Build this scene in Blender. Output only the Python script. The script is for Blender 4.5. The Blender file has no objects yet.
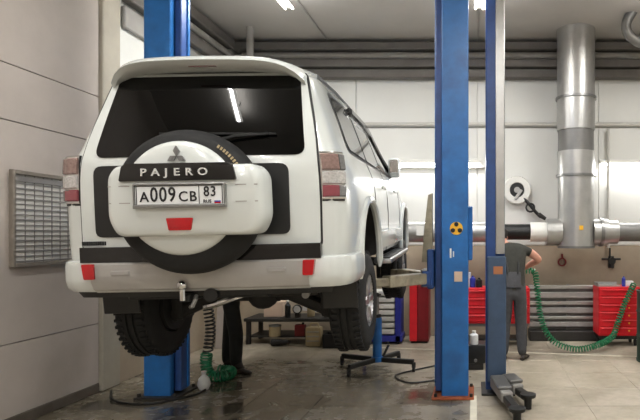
import bpy, bmesh, math, random
from mathutils import Vector, Matrix, Euler
random.seed(7)
PI = math.pi
SC = bpy.context.scene
COL = SC.collection

# ------------------------------------------------------------------ camera, world, light, exposure
FPX, VX, VY, EYE = 560.0, 474.0, 236.0, 1.70      # focal length and vanishing point in pixels of a 640x420 frame
cd = bpy.data.cameras.new('camera'); cam = bpy.data.objects.new('camera', cd); COL.objects.link(cam)
cam.location = (0, 0, EYE); cam.rotation_euler = (PI/2, 0, 0)
cd.sensor_width = 36; cd.lens = 36*FPX/640
cd.shift_x = (320-VX)/640; cd.shift_y = (VY-210)/640
cd.clip_start = .05
SC.camera = cam
w = bpy.data.worlds.new('world'); SC.world = w; w.use_nodes = True
w.node_tree.nodes['Background'].inputs[0].default_value = (.8, .85, 1, 1)
w.node_tree.nodes['Background'].inputs[1].default_value = .15
SC.view_settings.view_transform = 'Standard'; SC.view_settings.look = 'None'
SC.view_settings.gamma = 1; SC.view_settings.use_curve_mapping = False
SC.view_settings.exposure = 0.32
SC.cycles.use_denoising = True
LAMP_W = {6.75: 52.0, 2.35: 42.0, -.9: 30.0, -4.1: 28.0}
LAMPS = [(x, y) for x in (-2.46, .07, 2.7) for y in (6.75, 2.35, -.9, -4.1)]

def P(px, py, Y):
    return Vector(((px-VX)/FPX*Y, Y, EYE+(VY-py)/FPX*Y))

# ------------------------------------------------------------------ materials
def lin(c):
    return tuple(((v/255)/12.92 if v/255 <= .04045 else ((v/255+.055)/1.055)**2.4) for v in c) + (1,)
MATS = {}
def mat(name, rgb, rough=.5, metal=0, noise=0, scale=6, bump=0, coat=0, spec=.5, emit=None, rough2=None, stain=None):
    if name in MATS: return MATS[name]
    m = bpy.data.materials.new(name); m.use_nodes = True
    nt = m.node_tree; b = nt.nodes['Principled BSDF']
    b.inputs['Roughness'].default_value = rough; b.inputs['Metallic'].default_value = metal
    b.inputs['Coat Weight'].default_value = coat; b.inputs['Coat Roughness'].default_value = .05
    b.inputs['Specular IOR Level'].default_value = spec
    c = lin(rgb)
    b.inputs['Base Color'].default_value = c
    if emit:
        b.inputs['Emission Color'].default_value = lin(rgb); b.inputs['Emission Strength'].default_value = emit
    if noise or bump or rough2 is not None:
        tc = nt.nodes.new('ShaderNodeNewGeometry')
        nz = nt.nodes.new('ShaderNodeTexNoise'); nz.inputs['Scale'].default_value = scale
        nz.inputs['Detail'].default_value = 6; nz.inputs['Roughness'].default_value = .62
        nt.links.new(tc.outputs['Position'], nz.inputs['Vector'])
        if noise:
            mx = nt.nodes.new('ShaderNodeMix'); mx.data_type = 'RGBA'
            mx.inputs['A'].default_value = tuple(v*(1-noise) for v in c[:3])+(1,)
            mx.inputs['B'].default_value = tuple(min(1, v*(1+noise)) for v in c[:3])+(1,)
            mr = nt.nodes.new('ShaderNodeMapRange'); mr.inputs['From Min'].default_value = .3; mr.inputs['From Max'].default_value = .7
            nt.links.new(nz.outputs['Fac'], mr.inputs['Value'])
            nt.links.new(mr.outputs['Result'], mx.inputs['Factor'])
            out = mx.outputs['Result']
            if stain:
                n2 = nt.nodes.new('ShaderNodeTexNoise'); n2.inputs['Scale'].default_value = stain[1]; n2.inputs['Detail'].default_value = 4
                nt.links.new(tc.outputs['Position'], n2.inputs['Vector'])
                r2 = nt.nodes.new('ShaderNodeMapRange'); r2.inputs['From Min'].default_value = stain[2]; r2.inputs['From Max'].default_value = stain[3]
                r2.inputs['To Max'].default_value = stain[4]
                nt.links.new(n2.outputs['Fac'], r2.inputs['Value'])
                m2 = nt.nodes.new('ShaderNodeMix'); m2.data_type = 'RGBA'
                nt.links.new(r2.outputs['Result'], m2.inputs['Factor']); nt.links.new(out, m2.inputs['A'])
                m2.inputs['B'].default_value = lin(stain[0]); out = m2.outputs['Result']
            nt.links.new(out, b.inputs['Base Color'])
        if rough2 is not None:
            r3 = nt.nodes.new('ShaderNodeMapRange'); r3.inputs['From Min'].default_value = .35; r3.inputs['From Max'].default_value = .65
            r3.inputs['To Min'].default_value = rough; r3.inputs['To Max'].default_value = rough2
            nt.links.new(nz.outputs['Fac'], r3.inputs['Value']); nt.links.new(r3.outputs['Result'], b.inputs['Roughness'])
        if bump:
            bp = nt.nodes.new('ShaderNodeBump'); bp.inputs['Strength'].default_value = bump; bp.inputs['Distance'].default_value = .01
            nt.links.new(nz.outputs['Fac'], bp.inputs['Height']); nt.links.new(bp.outputs['Normal'], b.inputs['Normal'])
    MATS[name] = m
    return m

M_PAINT = mat('car_paint', (203, 207, 204), .22, 0, .02, 3, coat=.6)
M_GLASS = mat('tinted_glass', (6, 6, 6), .02, 0, spec=.28)
M_SGLASS = mat('side_glass', (70, 74, 74), .03, 0, spec=.8, coat=.5)
M_BLACK = mat('black_plastic', (20, 21, 21), .45, 0, .15, 30)
M_GLOSSBLACK = mat('gloss_black', (12, 12, 13), .15, 0, coat=.4)
M_RUBBER = mat('rubber', (17, 17, 17), .8, 0, .2, 20, .2)
M_UNDER = mat('underbody', (22, 21, 20), .7, 0, .3, 8, .2)
M_SILVER = mat('bumper_silver', (166, 164, 161), .42, .35, .05, 8)
M_CHROME = mat('chrome', (215, 215, 215), .12, 1)
M_ALLOY = mat('alloy', (170, 170, 172), .3, .9)
M_RED = mat('red_lens', (172, 16, 24), .12, 0, coat=.6)
M_DRED = mat('dark_red_lens', (128, 62, 70), .14, 0, coat=.6)
M_BROWNLENS = mat('brown_lens', (132, 108, 102), .16, 0, .25, 60, coat=.6)
M_CLEAR = mat('clear_lens', (190, 188, 186), .12, .3, .25, 70, coat=.6)
M_GREYLENS = mat('grey_lens', (118, 118, 118), .12, .2, .2, 60, coat=.6)
M_PLATE = mat('plate_white', (226, 228, 228), .35)
M_INK = mat('ink_black', (14, 14, 15), .5)
M_LETTER = mat('letter_silver', (215, 215, 212), .3, .3)
M_BLUE = mat('lift_blue', (34, 106, 176), .38, 0, .14, 7, .05, stain=((30, 60, 100), 3, .5, .75, .5))
M_DBLUE = mat('lift_blue_dark', (36, 70, 128), .42, 0, .18, 7)
M_SLATE = mat('lift_slate', (58, 78, 104), .45, 0, .18, 7)
M_BLUE2 = mat('trolley_blue', (44, 52, 150), .4, 0, .1, 10)
M_ARM = mat('lift_arm_cream', (150, 142, 122), .5, 0, .3, 14, .2, stain=((70, 62, 50), 7, .5, .7, .8))
M_STEEL = mat('steel', (140, 140, 138), .38, .8, .15, 12)
M_GALV = mat('galvanised', (176, 175, 172), .34, .7, .1, 5)
M_GALVD = mat('galvanised_dark', (120, 119, 117), .42, .5, .1, 5)
M_DSTEEL = mat('dark_steel', (52, 50, 48), .5, .4, .25, 10)
M_TRAYD = mat('tray_dark', (100, 96, 92), .6, 0, .15, 4)
M_TRAYL = mat('tray_grey', (150, 147, 142), .55, 0, .12, 4)
M_REDP = mat('cabinet_red', (206, 26, 38), .35, 0, .1, 8)
M_DREDP = mat('cabinet_dark_red', (120, 14, 24), .4, 0, .1, 8)
M_GREY = mat('grey_paint', (150, 148, 144), .5, 0, .1, 8)
M_WHITE = mat('white_paint', (226, 225, 219), .4, 0, .05, 6)
M_RUST = mat('rust', (150, 78, 44), .8, 0, .4, 18, .3)
M_GREEN = mat('hose_green', (22, 120, 78), .35, 0, .1, 20)
M_SKIN = mat('skin', (206, 150, 128), .55, 0, .08, 20)
M_SHIRT = mat('shirt_charcoal', (50, 50, 44), .85, 0, .2, 20, .3)
M_TROUS = mat('trousers_grey', (72, 72, 75), .85, 0, .2, 18, .3)
M_BTROUS = mat('trousers_black', (32, 32, 28), .85, 0, .25, 18, .3)
M_SHOE = mat('shoe_brown', (48, 40, 32), .6, 0, .2, 20)
M_HAIR = mat('hair_dark', (34, 28, 24), .8, 0, .2, 40, .4)
M_YELLOW = mat('sticker_yellow', (236, 180, 44), .5)
M_BEIGE = mat('sticker_beige', (216, 190, 168), .6)
M_ORANGE = mat('sticker_orange', (176, 112, 72), .6)
M_FRAME = mat('board_frame', (134, 126, 116), .5, .2, .12, 10)
M_PAPER = mat('board_paper', (206, 204, 198), .6, 0, .08, 9)
M_WIRE = mat('wire_dark', (146, 142, 138), .5, .5)
M_LAMP = mat('lamp_tube', (255, 252, 244), .5, emit=9)
M_CREAM = mat('canister_cream', (176, 158, 122), .5, 0, .1, 10)
M_PIPE = mat('pipe_white', (196, 194, 188), .4, 0, .06, 8)
M_COLUMN = mat('column_beige', (166, 160, 146), .75, 0, .08, 3, .1)
M_LWALL = mat('concrete_panel', (186, 177, 169), .85, 0, .08, 1.4, .12, stain=((138, 128, 110), .9, .52, .75, .45))
M_LWALLW = mat('white_render', (214, 214, 208), .7, 0, .06, 2, .1)
M_BWALL = mat('sandwich_panel_white', (220, 220, 215), .42, 0, .03, 1.5)
M_DADO = mat('dado_tan', (172, 158, 138), .7, 0, .1, 2.5, .1)
M_CEIL = mat('ceiling_grey', (176, 172, 166), .8, 0, .06, 1.2)
M_SKIRT = mat('skirting_dirty', (92, 84, 74), .8, 0, .3, 5, .2)
M_LINE = mat('floor_line', (214, 208, 190), .6, 0, .15, 6)

def floor_material():
    m = bpy.data.materials.new('workshop_floor'); m.use_nodes = True
    nt = m.node_tree; b = nt.nodes['Principled BSDF']; L = nt.links.new
    g = nt.nodes.new('ShaderNodeNewGeometry')
    def noise(scale, detail=6, rough=.6):
        n = nt.nodes.new('ShaderNodeTexNoise'); n.inputs['Scale'].default_value = scale
        n.inputs['Detail'].default_value = detail; n.inputs['Roughness'].default_value = rough
        L(g.outputs['Position'], n.inputs['Vector']); return n.outputs['Fac']
    def ramp(v, a, c, lo=0, hi=1):
        r = nt.nodes.new('ShaderNodeMapRange'); r.inputs['From Min'].default_value = a; r.inputs['From Max'].default_value = c
        r.inputs['To Min'].default_value = lo; r.inputs['To Max'].default_value = hi
        L(v, r.inputs['Value']); return r.outputs['Result']
    def mixc(f, A, B):
        x = nt.nodes.new('ShaderNodeMix'); x.data_type = 'RGBA'
        L(f, x.inputs['Factor'])
        for s, v in (('A', A), ('B', B)):
            if isinstance(v, tuple): x.inputs[s].default_value = v
            else: L(v, x.inputs[s])
        return x.outputs['Result']
    def math2(op, a, c):
        x = nt.nodes.new('ShaderNodeMath'); x.operation = op
        for i, v in enumerate((a, c)):
            if isinstance(v, (int, float)): x.inputs[i].default_value = v
            else: L(v, x.inputs[i])
        return x.outputs[0]
    base = mixc(ramp(noise(2.2), .35, .65), lin((158, 149, 130)), lin((182, 172, 156)))
    base = mixc(ramp(noise(14), .4, .75, 0, .35), base, lin((120, 110, 92)))
    oi = nt.nodes.new('ShaderNodeObjectInfo')
    base = mixc(ramp(oi.outputs['Random'], 0, 1, 0, .16), base, lin((140, 130, 110)))
    # the wet, oily patch around the lift bay: stain plus painted car shade
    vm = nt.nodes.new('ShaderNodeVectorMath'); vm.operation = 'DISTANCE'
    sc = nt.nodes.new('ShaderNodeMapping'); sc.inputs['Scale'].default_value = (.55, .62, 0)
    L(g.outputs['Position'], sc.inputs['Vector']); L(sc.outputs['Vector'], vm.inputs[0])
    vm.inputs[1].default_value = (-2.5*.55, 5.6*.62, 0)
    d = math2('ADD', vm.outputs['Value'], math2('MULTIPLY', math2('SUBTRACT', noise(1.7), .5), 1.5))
    wet_shade = ramp(d, 1.65, .95)
    col = mixc(math2('MULTIPLY', wet_shade, .72), base, lin((76, 69, 55)))
    puddle = math2('MULTIPLY', ramp(noise(1.15, 4, .5), .53, .58), wet_shade)
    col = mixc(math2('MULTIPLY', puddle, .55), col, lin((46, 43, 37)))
    L(col, b.inputs['Base Color'])
    r = math2('SUBTRACT', ramp(noise(5), .3, .7, .34, .62), math2('MULTIPLY', wet_shade, .24))
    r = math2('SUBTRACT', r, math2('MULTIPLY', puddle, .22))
    L(math2('MAXIMUM', r, .06), b.inputs['Roughness'])
    bp = nt.nodes.new('ShaderNodeBump'); bp.inputs['Strength'].default_value = .12; bp.inputs['Distance'].default_value = .006
    L(noise(22), bp.inputs['Height']); L(bp.outputs['Normal'], b.inputs['Normal'])
    return m
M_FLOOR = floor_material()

# ------------------------------------------------------------------ mesh helpers
def frames(path):
    n = len(path); T = []
    for i in range(n):
        a = path[max(0, i-1)]; b = path[min(n-1, i+1)]
        T.append((b-a).normalized())
    up = Vector((0, 0, 1)) if abs(T[0].z) < .9 else Vector((1, 0, 0))
    N = [(up - T[0]*up.dot(T[0])).normalized()]
    for i in range(1, n):
        v = N[-1] - T[i]*N[-1].dot(T[i])
        N.append(v.normalized() if v.length > 1e-6 else N[-1])
    return T, N

class MB:
    def __init__(s): s.bm = bmesh.new()
    def _join(s, tmp, M=None):
        me = bpy.data.meshes.new('t'); tmp.to_mesh(me); tmp.free()
        if M is not None: me.transform(M)
        s.bm.from_mesh(me); bpy.data.meshes.remove(me); return s
    def box(s, c, d, rot=(0, 0, 0), bev=0, seg=1):
        t = bmesh.new(); bmesh.ops.create_cube(t, size=1)
        bmesh.ops.scale(t, vec=d, verts=t.verts)
        if bev: bmesh.ops.bevel(t, geom=list(t.edges), offset=min(bev, min(d)*.45), segments=seg, affect='EDGES', profile=.6)
        return s._join(t, Matrix.Translation(c) @ Euler(rot).to_matrix().to_4x4())
    def cyl(s, p0, p1, r, r2=None, n=20):
        p0, p1 = Vector(p0), Vector(p1); r2 = r if r2 is None else r2
        t = bmesh.new(); h = (p1-p0).length
        bmesh.ops.create_cone(t, cap_ends=True, segments=n, radius1=r, radius2=r2, depth=h)
        q = Vector((0, 0, 1)).rotation_difference((p1-p0).normalized())
        return s._join(t, Matrix.Translation((p0+p1)/2) @ q.to_matrix().to_4x4())
    def ball(s, c, r, sc=(1, 1, 1), n=14):
        t = bmesh.new(); bmesh.ops.create_uvsphere(t, u_segments=n, v_segments=max(6, n//2+1), radius=r)
        return s._join(t, Matrix.Translation(c) @ Matrix.Diagonal((*sc, 1)))
    def tube(s, path, r, n=8, closed=False):
        path = [Vector(p) for p in path]
        T, N = frames(path); rings = []
        for i, p in enumerate(path):
            B = T[i].cross(N[i]); rr = r[i] if isinstance(r, (list, tuple)) else r
            rings.append([s.bm.verts.new(p + (N[i]*math.cos(2*PI*k/n)+B*math.sin(2*PI*k/n))*rr) for k in range(n)])
        for a, b in zip(rings, rings[1:]):
            for k in range(n): s.bm.faces.new((a[k], a[(k+1) % n], b[(k+1) % n], b[k]))
        s.bm.faces.new(list(reversed(rings[0]))); s.bm.faces.new(rings[-1]); return s
    def lathe(s, prof, M=None, n=40, closed=False):
        # prof: (radius, height) around local z; M places it
        t = bmesh.new(); rings = []
        for r, h in prof:
            if r < 1e-6: rings.append([t.verts.new((0, 0, h))])
            else: rings.append([t.verts.new((r*math.cos(2*PI*k/n), r*math.sin(2*PI*k/n), h)) for k in range(n)])
        pr = list(zip(rings, rings[1:])) + ([(rings[-1], rings[0])] if closed else [])
        for a, b in pr:
            for k in range(n):
                j = (k+1) % n
                if len(a) == 1 and len(b) == 1: continue
                if len(a) == 1: t.faces.new((a[0], b[j], b[k]))
                elif len(b) == 1: t.faces.new((a[k], a[j], b[0]))
                else: t.faces.new((a[k], a[j], b[j], b[k]))
        bmesh.ops.recalc_face_normals(t, faces=t.faces)
        return s._join(t, M)
    def prism(s, pts, a, b, plane='xz', bev=0):
        t = bmesh.new()
        def mk(p, h): return (p[0], h, p[1]) if plane == 'xz' else ((h, p[0], p[1]) if plane == 'yz' else (p[0], p[1], h))
        A = [t.verts.new(mk(p, a)) for p in pts]; B = [t.verts.new(mk(p, b)) for p in pts]
        t.faces.new(A); t.faces.new(list(reversed(B))); n = len(pts)
        for i in range(n): t.faces.new((A[i], B[i], B[(i+1) % n], A[(i+1) % n]))
        bmesh.ops.recalc_face_normals(t, faces=t.faces)
        if bev: bmesh.ops.bevel(t, geom=list(t.edges), offset=bev, segments=2, affect='EDGES', profile=.6)
        return s._join(t)
    def loft(s, rings, caps=True, closed=True):
        V = [[s.bm.verts.new(p) for p in r] for r in rings]; n = len(rings[0])
        fs = []
        for a, b in zip(V, V[1:]):
            for k in range(n if closed else n-1):
                j = (k+1) % n; fs.append(s.bm.faces.new((a[k], a[j], b[j], b[k])))
        if caps:
            fs.append(s.bm.faces.new(list(reversed(V[0])))); fs.append(s.bm.faces.new(V[-1]))
        bmesh.ops.recalc_face_normals(s.bm, faces=fs); return s
    def mesh(s, name, M=None, smooth=35):
        me = bpy.data.meshes.new(name); s.bm.to_mesh(me); s.bm.free()
        if M is not None: me.transform(M)
        finish(me, smooth); return me

def finish(me, smooth=35):
    if smooth:
        me.shade_smooth(); me.set_sharp_from_angle(angle=math.radians(smooth))

def tag(o, label=None, cat=None, group=None, kind=None):
    if label: o['label'] = label
    if cat: o['category'] = cat
    if group: o['group'] = group
    if kind: o['kind'] = kind
    return o
def link(name, me, m, parent=None, loc=(0, 0, 0), rot=(0, 0, 0)):
    o = bpy.data.objects.new(name, me); COL.objects.link(o)
    if m is not None and not me.materials: me.materials.append(m)
    o.location = loc; o.rotation_euler = rot; o.parent = parent
    return o
def obj(name, mb, m, parent=None, loc=(0, 0, 0), rot=(0, 0, 0), smooth=35, M=None):
    return link(name, mb.mesh(name, M, smooth), m, parent, loc, rot)
def empty(name, loc, label, cat, group=None, rot=(0, 0, 0)):
    o = bpy.data.objects.new(name, None); COL.objects.link(o); o.location = loc; o.rotation_euler = rot
    o.empty_display_size = .1
    return tag(o, label, cat, group)
def thing(name, mb, m, loc, label, cat, group=None, rot=(0, 0, 0), smooth=35):
    return tag(obj(name, mb, m, None, loc, rot, smooth), label, cat, group)
def struct(name, mb, m, parent=None, smooth=0):
    return tag(obj(name, mb, m, parent, smooth=smooth), kind=None if parent else 'structure')
def copy_tree(o, parent=None):
    c = o.copy(); COL.objects.link(c); c.parent = parent
    for ch in [k for k in o.children]: copy_tree(ch, c)
    return c
def text_mesh(name, txt, size, extrude=.002, spacing=1.0, wx=1.0, align='CENTER'):
    cu = bpy.data.curves.new(name, 'FONT'); cu.body = txt; cu.size = size; cu.extrude = extrude
    cu.space_character = spacing; cu.align_x = align; cu.align_y = 'CENTER'; cu.resolution_u = 3
    cu.offset = size*.012
    o = bpy.data.objects.new(name, cu); COL.objects.link(o)
    me = bpy.data.meshes.new_from_object(o.evaluated_get(bpy.context.evaluated_depsgraph_get()))
    me.name = name
    bpy.data.objects.remove(o); bpy.data.curves.remove(cu)
    me.transform(Matrix.Diagonal((wx, 1, 1, 1)))
    me.materials.clear()
    return me
FACE_CAM = Matrix.Rotation(PI/2, 4, 'X')           # text / lathe lying in xy -> standing, facing -y
def rrect(x0, x1, z0, z1, r, n=5):
    pts = []
    for cx, cz, a0 in ((x1-r, z1-r, 0), (x0+r, z1-r, 90), (x0+r, z0+r, 180), (x1-r, z0+r, 270)):
        for k in range(n+1):
            a = math.radians(a0+90*k/n); pts.append((cx+r*math.cos(a), cz+r*math.sin(a)))
    return pts
def rpoly(pts, r, n=4):
    out = []; N = len(pts)
    for i in range(N):
        p = Vector(pts[i]); a = Vector(pts[i-1])-p; b = Vector(pts[(i+1) % N])-p
        rr = r[i] if isinstance(r, (list, tuple)) else r
        rr = min(rr, a.length*.45, b.length*.45); s0 = p+a.normalized()*rr; s1 = p+b.normalized()*rr
        for k in range(n+1):
            t = k/n; q = s0*(1-t)**2+p*2*t*(1-t)+s1*t*t; out.append((q.x, q.y))
    return out

# ------------------------------------------------------------------ the room
WX, BY, CZ = -4.10, 9.60, 5.00
RX, FY = 6.2, -6.0
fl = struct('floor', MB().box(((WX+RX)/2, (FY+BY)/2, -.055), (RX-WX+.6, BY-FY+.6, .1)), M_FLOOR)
TS = .685
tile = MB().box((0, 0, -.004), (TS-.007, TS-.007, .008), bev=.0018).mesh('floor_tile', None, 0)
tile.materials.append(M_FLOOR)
x0 = 1.14-8*TS
for i in range(15):
    for j in range(11):
        x, y = x0+TS*(i+.5), 9.77-TS*(j+.5)-.06
        if x-TS/2 < WX+.0 or y+TS/2 > BY: continue
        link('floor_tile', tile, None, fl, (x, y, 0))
struct('ceiling', MB().box(((WX+RX)/2, (FY+BY)/2, CZ+.05), (RX-WX+.6, BY-FY+.6, .1)), M_CEIL)
struct('wall_back', MB().box(((WX+RX)/2, BY+.1, CZ/2), (RX-WX+.6, .2, CZ)), M_BWALL)
wb = bpy.data.objects['wall_back']
for k in range(5):                                        # white sandwich panels above, tan dado below
    xa = WX+.02+k*2.07; struct('wall_panel', MB().box((xa+1.03, BY-.012, 2.55), (2.055, .024, 2.0), bev=.004), M_BWALL, wb)
    struct('wall_panel', MB().box((xa+1.03, BY-.012, 4.28), (2.055, .024, 1.44), bev=.004), M_BWALL, wb)
struct('dado', MB().box(((WX+RX)/2, BY-.018, .77), (RX-WX-.05, .036, 1.53)), M_DADO, wb)
struct('wall_right', MB().box((RX+.1, (FY+BY)/2, CZ/2), (.2, BY-FY, CZ)), M_BWALL)
struct('wall_rear', MB().box(((WX+RX)/2, FY-.1, CZ/2), (RX-WX+.6, .2, CZ)), M_LWALL)
wl = struct('wall_left', MB().box((WX-.13, (FY+BY)/2, CZ/2), (.2, BY-FY, CZ)), M_SKIRT)
for z0, z1 in ((0, .74), (.748, 2.715), (2.723, 3.215), (3.223, CZ)):
    for ya, yb in ((FY, -.9), (-.892, 6.12)):
        struct('wall_panel', MB().box((WX-.02, (ya+yb)/2, (z0+z1)/2), (.04, yb-ya, z1-z0), bev=.004), M_LWALL, wl)
struct('wall_panel', MB().box((WX-.02, (6.44+BY)/2, 3.3), (.04, BY-6.44, 3.4), bev=.004), M_LWALLW, wl)
struct('wall_panel', MB().box((WX-.02, (6.44+BY)/2, .797), (.04, BY-6.44, 1.594), bev=.004), M_DADO, wl)
struct('pier', MB().box((WX-.01, 6.28, CZ/2), (.10, .31, CZ), bev=.01), M_COLUMN, wl)
struct('baseboard_left', MB().box((WX+.01, (FY+6.1)/2, .05), (.02, 6.1-FY, .1), bev=.005), M_SKIRT)
# painted floor lines
m = MB(); a, b_ = Vector((-3.1, 8.80, .003)), Vector((4.6, 7.50, .003)); dv = b_-a
struct('trim_1', m.box((a+b_)/2, (dv.length, .05, .004), (0, 0, math.atan2(dv.y, dv.x))), M_LINE)
struct('trim_2', MB().box((-.005, 4.6, .003), (.065, 2.7, .004)), M_LINE)

# pipes, trays and beam along the top of the back wall
def hbox(name, z0, z1, d, m, label, cat, x0=WX+.05, x1=RX-.05):
    return thing(name, MB().box((0, 0, 0), (x1-x0, d, z1-z0), bev=.012), m, ((x0+x1)/2, BY-.03-d/2, (z0+z1)/2), label, cat)
hbox('steel_beam', 4.36, 4.50, .20, M_TRAYD, 'dark steel beam lowest along the top of the back wall', 'beam')
hbox('cable_tray', 4.52, 4.65, .25, M_TRAYD, 'dark brown cable tray just above the steel beam on back wall', 'cable tray')
thing('heating_pipe', MB().cyl((-4.9, 0, 0), (4.9, 0, 0), .065, n=16), M_TRAYL, (1.0, BY-.16, 4.73), 'light grey round heating pipe under the ceiling of the back wall', 'pipe')
hbox('air_duct', 4.81, 4.93, .26, M_TRAYD, 'flat dark grey air duct tight under ceiling along the back wall', 'duct')
# the same run along the left wall beyond the pier
def lbox(name, z0, z1, d, m, label, cat):
    return thing(name, MB().box((0, 0, 0), (d, 2.75, z1-z0), bev=.012), m, (WX+d/2+.01, 7.87, (z0+z1)/2), label, cat)
lbox('air_duct', 4.78, 4.94, .14, M_TRAYD, 'dark air duct under ceiling running along left wall to the corner', 'duct')
thing('heating_pipe', MB().cyl((0, -1.35, 0), (0, 1.35, 0), .05, n=16), M_TRAYL, (WX+.08, 7.85, 4.68), 'grey round heating pipe running along left wall to the corner', 'pipe')
lbox('cable_tray', 4.42, 4.58, .12, M_TRAYD, 'dark cable tray on left wall under the pipe beside the corner', 'cable tray')
lbox('steel_beam', 4.12, 4.38, .05, M_TRAYL, 'grey flat beam on the white left wall behind the blue post', 'beam')
thing('downpipe', MB().cyl((0, 0, -.26), (0, 0, .26), .055, n=16), M_TRAYL, (WX+.56, BY-.75, 4.74), 'short grey pipe dropping from the ceiling near the corner', 'pipe')

# thin pipes and conduits on the back wall
def wpipe(name, p0, p1, r, m, label):
    p0, p1 = Vector(p0), Vector(p1); c = (p0+p1)/2
    mb = MB().cyl(p0-c, p1-c, r, n=10)
    n = max(2, int((p1-p0).length/1.2))
    for k in range(n+1):
        q = (p0-c).lerp(p1-c, (k+.5)/(n+1)); mb.box(q+Vector((0, .02, 0)), (.05, .05, .05) , bev=.006)
    return thing(name, mb, m, c, label, 'pipe')
wpipe('wall_conduit', (-4.0, BY-.07, 3.60), (6.1, BY-.07, 3.60), .035, M_PIPE, 'long thin horizontal conduit high across the white back wall')
wpipe('wall_conduit', (2.27, BY-.13, 3.52), (2.27, BY-.13, 1.50), .025, M_PIPE, 'thin vertical conduit right of the big ventilation pipe')
wpipe('air_line', (-1.6, BY-.06, 2.87), (.48, BY-.06, 2.87), .022, M_PIPE, 'thin horizontal air line behind the blue posts on back wall')

# ------------------------------------------------------------------ lamps
for k, (x, y) in enumerate(LAMPS):
    far = y > 6; lx = 'above the raised white car' if x < -1 else ('above the gap between the two bays' if x < 1 else 'above the red tool cabinets')
    r = empty('ceiling_lamp', (x, y, CZ), 'long fluorescent ceiling lamp ' + (lx if far else 'on the ceiling over the bay behind'), 'lamp', 'fluorescent ceiling lamps')
    obj('housing', MB().box((0, 0, -.235), (.07, 1.5, .05), bev=.01), M_WHITE, r)
    for q in (-.5, .5): obj('hanger', MB().cyl((0, q, -.22), (0, q, 0), .008, n=8), M_STEEL, r)
    for q in (-1, 1): obj('tube', MB().cyl((q*.05, -.7, -.275), (q*.05, .7, -.275), .015, n=10), M_LAMP, r)
    for up in (0, 1):
        ld = bpy.data.lights.new('tube_light', 'AREA'); ld.shape = 'RECTANGLE'; ld.size = .06; ld.size_y = 1.4; ld.energy = LAMP_W[y]*(1.0 if up else 1)
        ld.color = (1, .992, .975)
        lo = bpy.data.objects.new('tube_light', ld); COL.objects.link(lo); lo.parent = r; lo.location = (0, 0, -.20 if up else -.295)
        if up: lo.rotation_euler = (PI, 0, 0)
for px0, px1, lab in ((393, 482, 'fluorescent wall lamp behind the blue lift posts'), (600, 690, 'fluorescent wall lamp right of the ventilation pipe')):
    p0, p1 = P(px0, 163, BY-.1), P(px1, 163, BY-.1); L = p1.x-p0.x
    r = empty('wall_lamp', ((p0.x+p1.x)/2, BY-.024, p0.z), lab, 'lamp', None)
    obj('housing', MB().box((0, -.03, .03), (L, .06, .06), bev=.01), M_WHITE, r)
    obj('tube', MB().cyl((-L/2+.04, -.05, -.02), (L/2-.04, -.05, -.02), .018, n=10), M_LAMP, r)
    ld = bpy.data.lights.new('tube_light', 'AREA'); ld.shape = 'RECTANGLE'; ld.size = L-.1; ld.size_y = .05; ld.energy = 20
    lo = bpy.data.objects.new('tube_light', ld); COL.objects.link(lo); lo.parent = r; lo.location = (0, -.075, -.03); lo.rotation_euler = (-.5+PI*0, 0, 0)

# ------------------------------------------------------------------ ventilation pipe
V0 = Vector((1.635, 8.98, 0))
def vz(py): return EYE+(VY-py)/FPX*8.98
r = empty('ventilation_pipe', (V0.x, V0.y, vz(249)), 'large galvanised vertical ventilation pipe rising to the ceiling on back wall', 'pipe')
zb = vz(249)
def vsec(name, y0, y1, rad, m): return obj(name, MB().lathe([(0, vz(y1)-zb), (rad, vz(y1)-zb), (rad, vz(y0)-zb), (0, vz(y0)-zb)], n=40), m, r)
obj('pipe_section', MB().lathe([(0, vz(99)-zb), (.30, vz(99)-zb), (.30, CZ-zb), (0, CZ-zb)], n=40), M_GALV, r)
vsec('pipe_section', 99, 131, .302, M_GALV); vsec('pipe_section', 131, 152, .285, M_GALVD)
vsec('pipe_section', 152, 176, .30, M_GALV); vsec('pipe_section', 176, 246, .29, M_GALV)
for y, rad in ((99, .325), (176, .32), (247, .30)):
    z = vz(y)-zb; obj('flange', MB().lathe([(rad-.04, z-.018), (rad, z-.018), (rad, z+.018), (rad-.04, z+.018)], n=40, closed=True), M_GALVD if y > 240 else M_STEEL, r)
def hx(px): return (px-VX)/FPX*8.98-V0.x
zc = vz(232)-zb
def hsec(name, px0, px1, rad, m): return obj(name, MB().lathe([(0, hx(px0)), (rad, hx(px0)), (rad, hx(px1)), (0, hx(px1))], Matrix.Translation((0, 0, zc)) @ Matrix.Rotation(PI/2, 4, 'Y'), n=32), m, r)
hsec('branch_collar', 546, 561, .215, M_GALV); hsec('branch_collar', 592, 607, .215, M_GALV); hsec('flange', 599, 602, .235, M_STEEL)
hsec('branch_sleeve', 530, 547, .155, M_WHITE); hsec('flexible_hose', 492, 531, .125, M_BLACK)
hsec('branch_pipe', 607, 617, .19, M_GALV); hsec('branch_pipe', 616, 720, .15, M_GALVD)
hsec('branch_pipe', 396, 493, .165, M_GALV); hsec('flange', 427, 430, .19, M_STEEL)
obj('warning_sticker', MB().box((.03, -.297, vz(228)-zb), (.06, .012, .07)), M_YELLOW, r)
obj('sticker', MB().box((hx(421), -.17, zc+.02), (.11, .012, .15)), M_WHITE, r)

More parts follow.
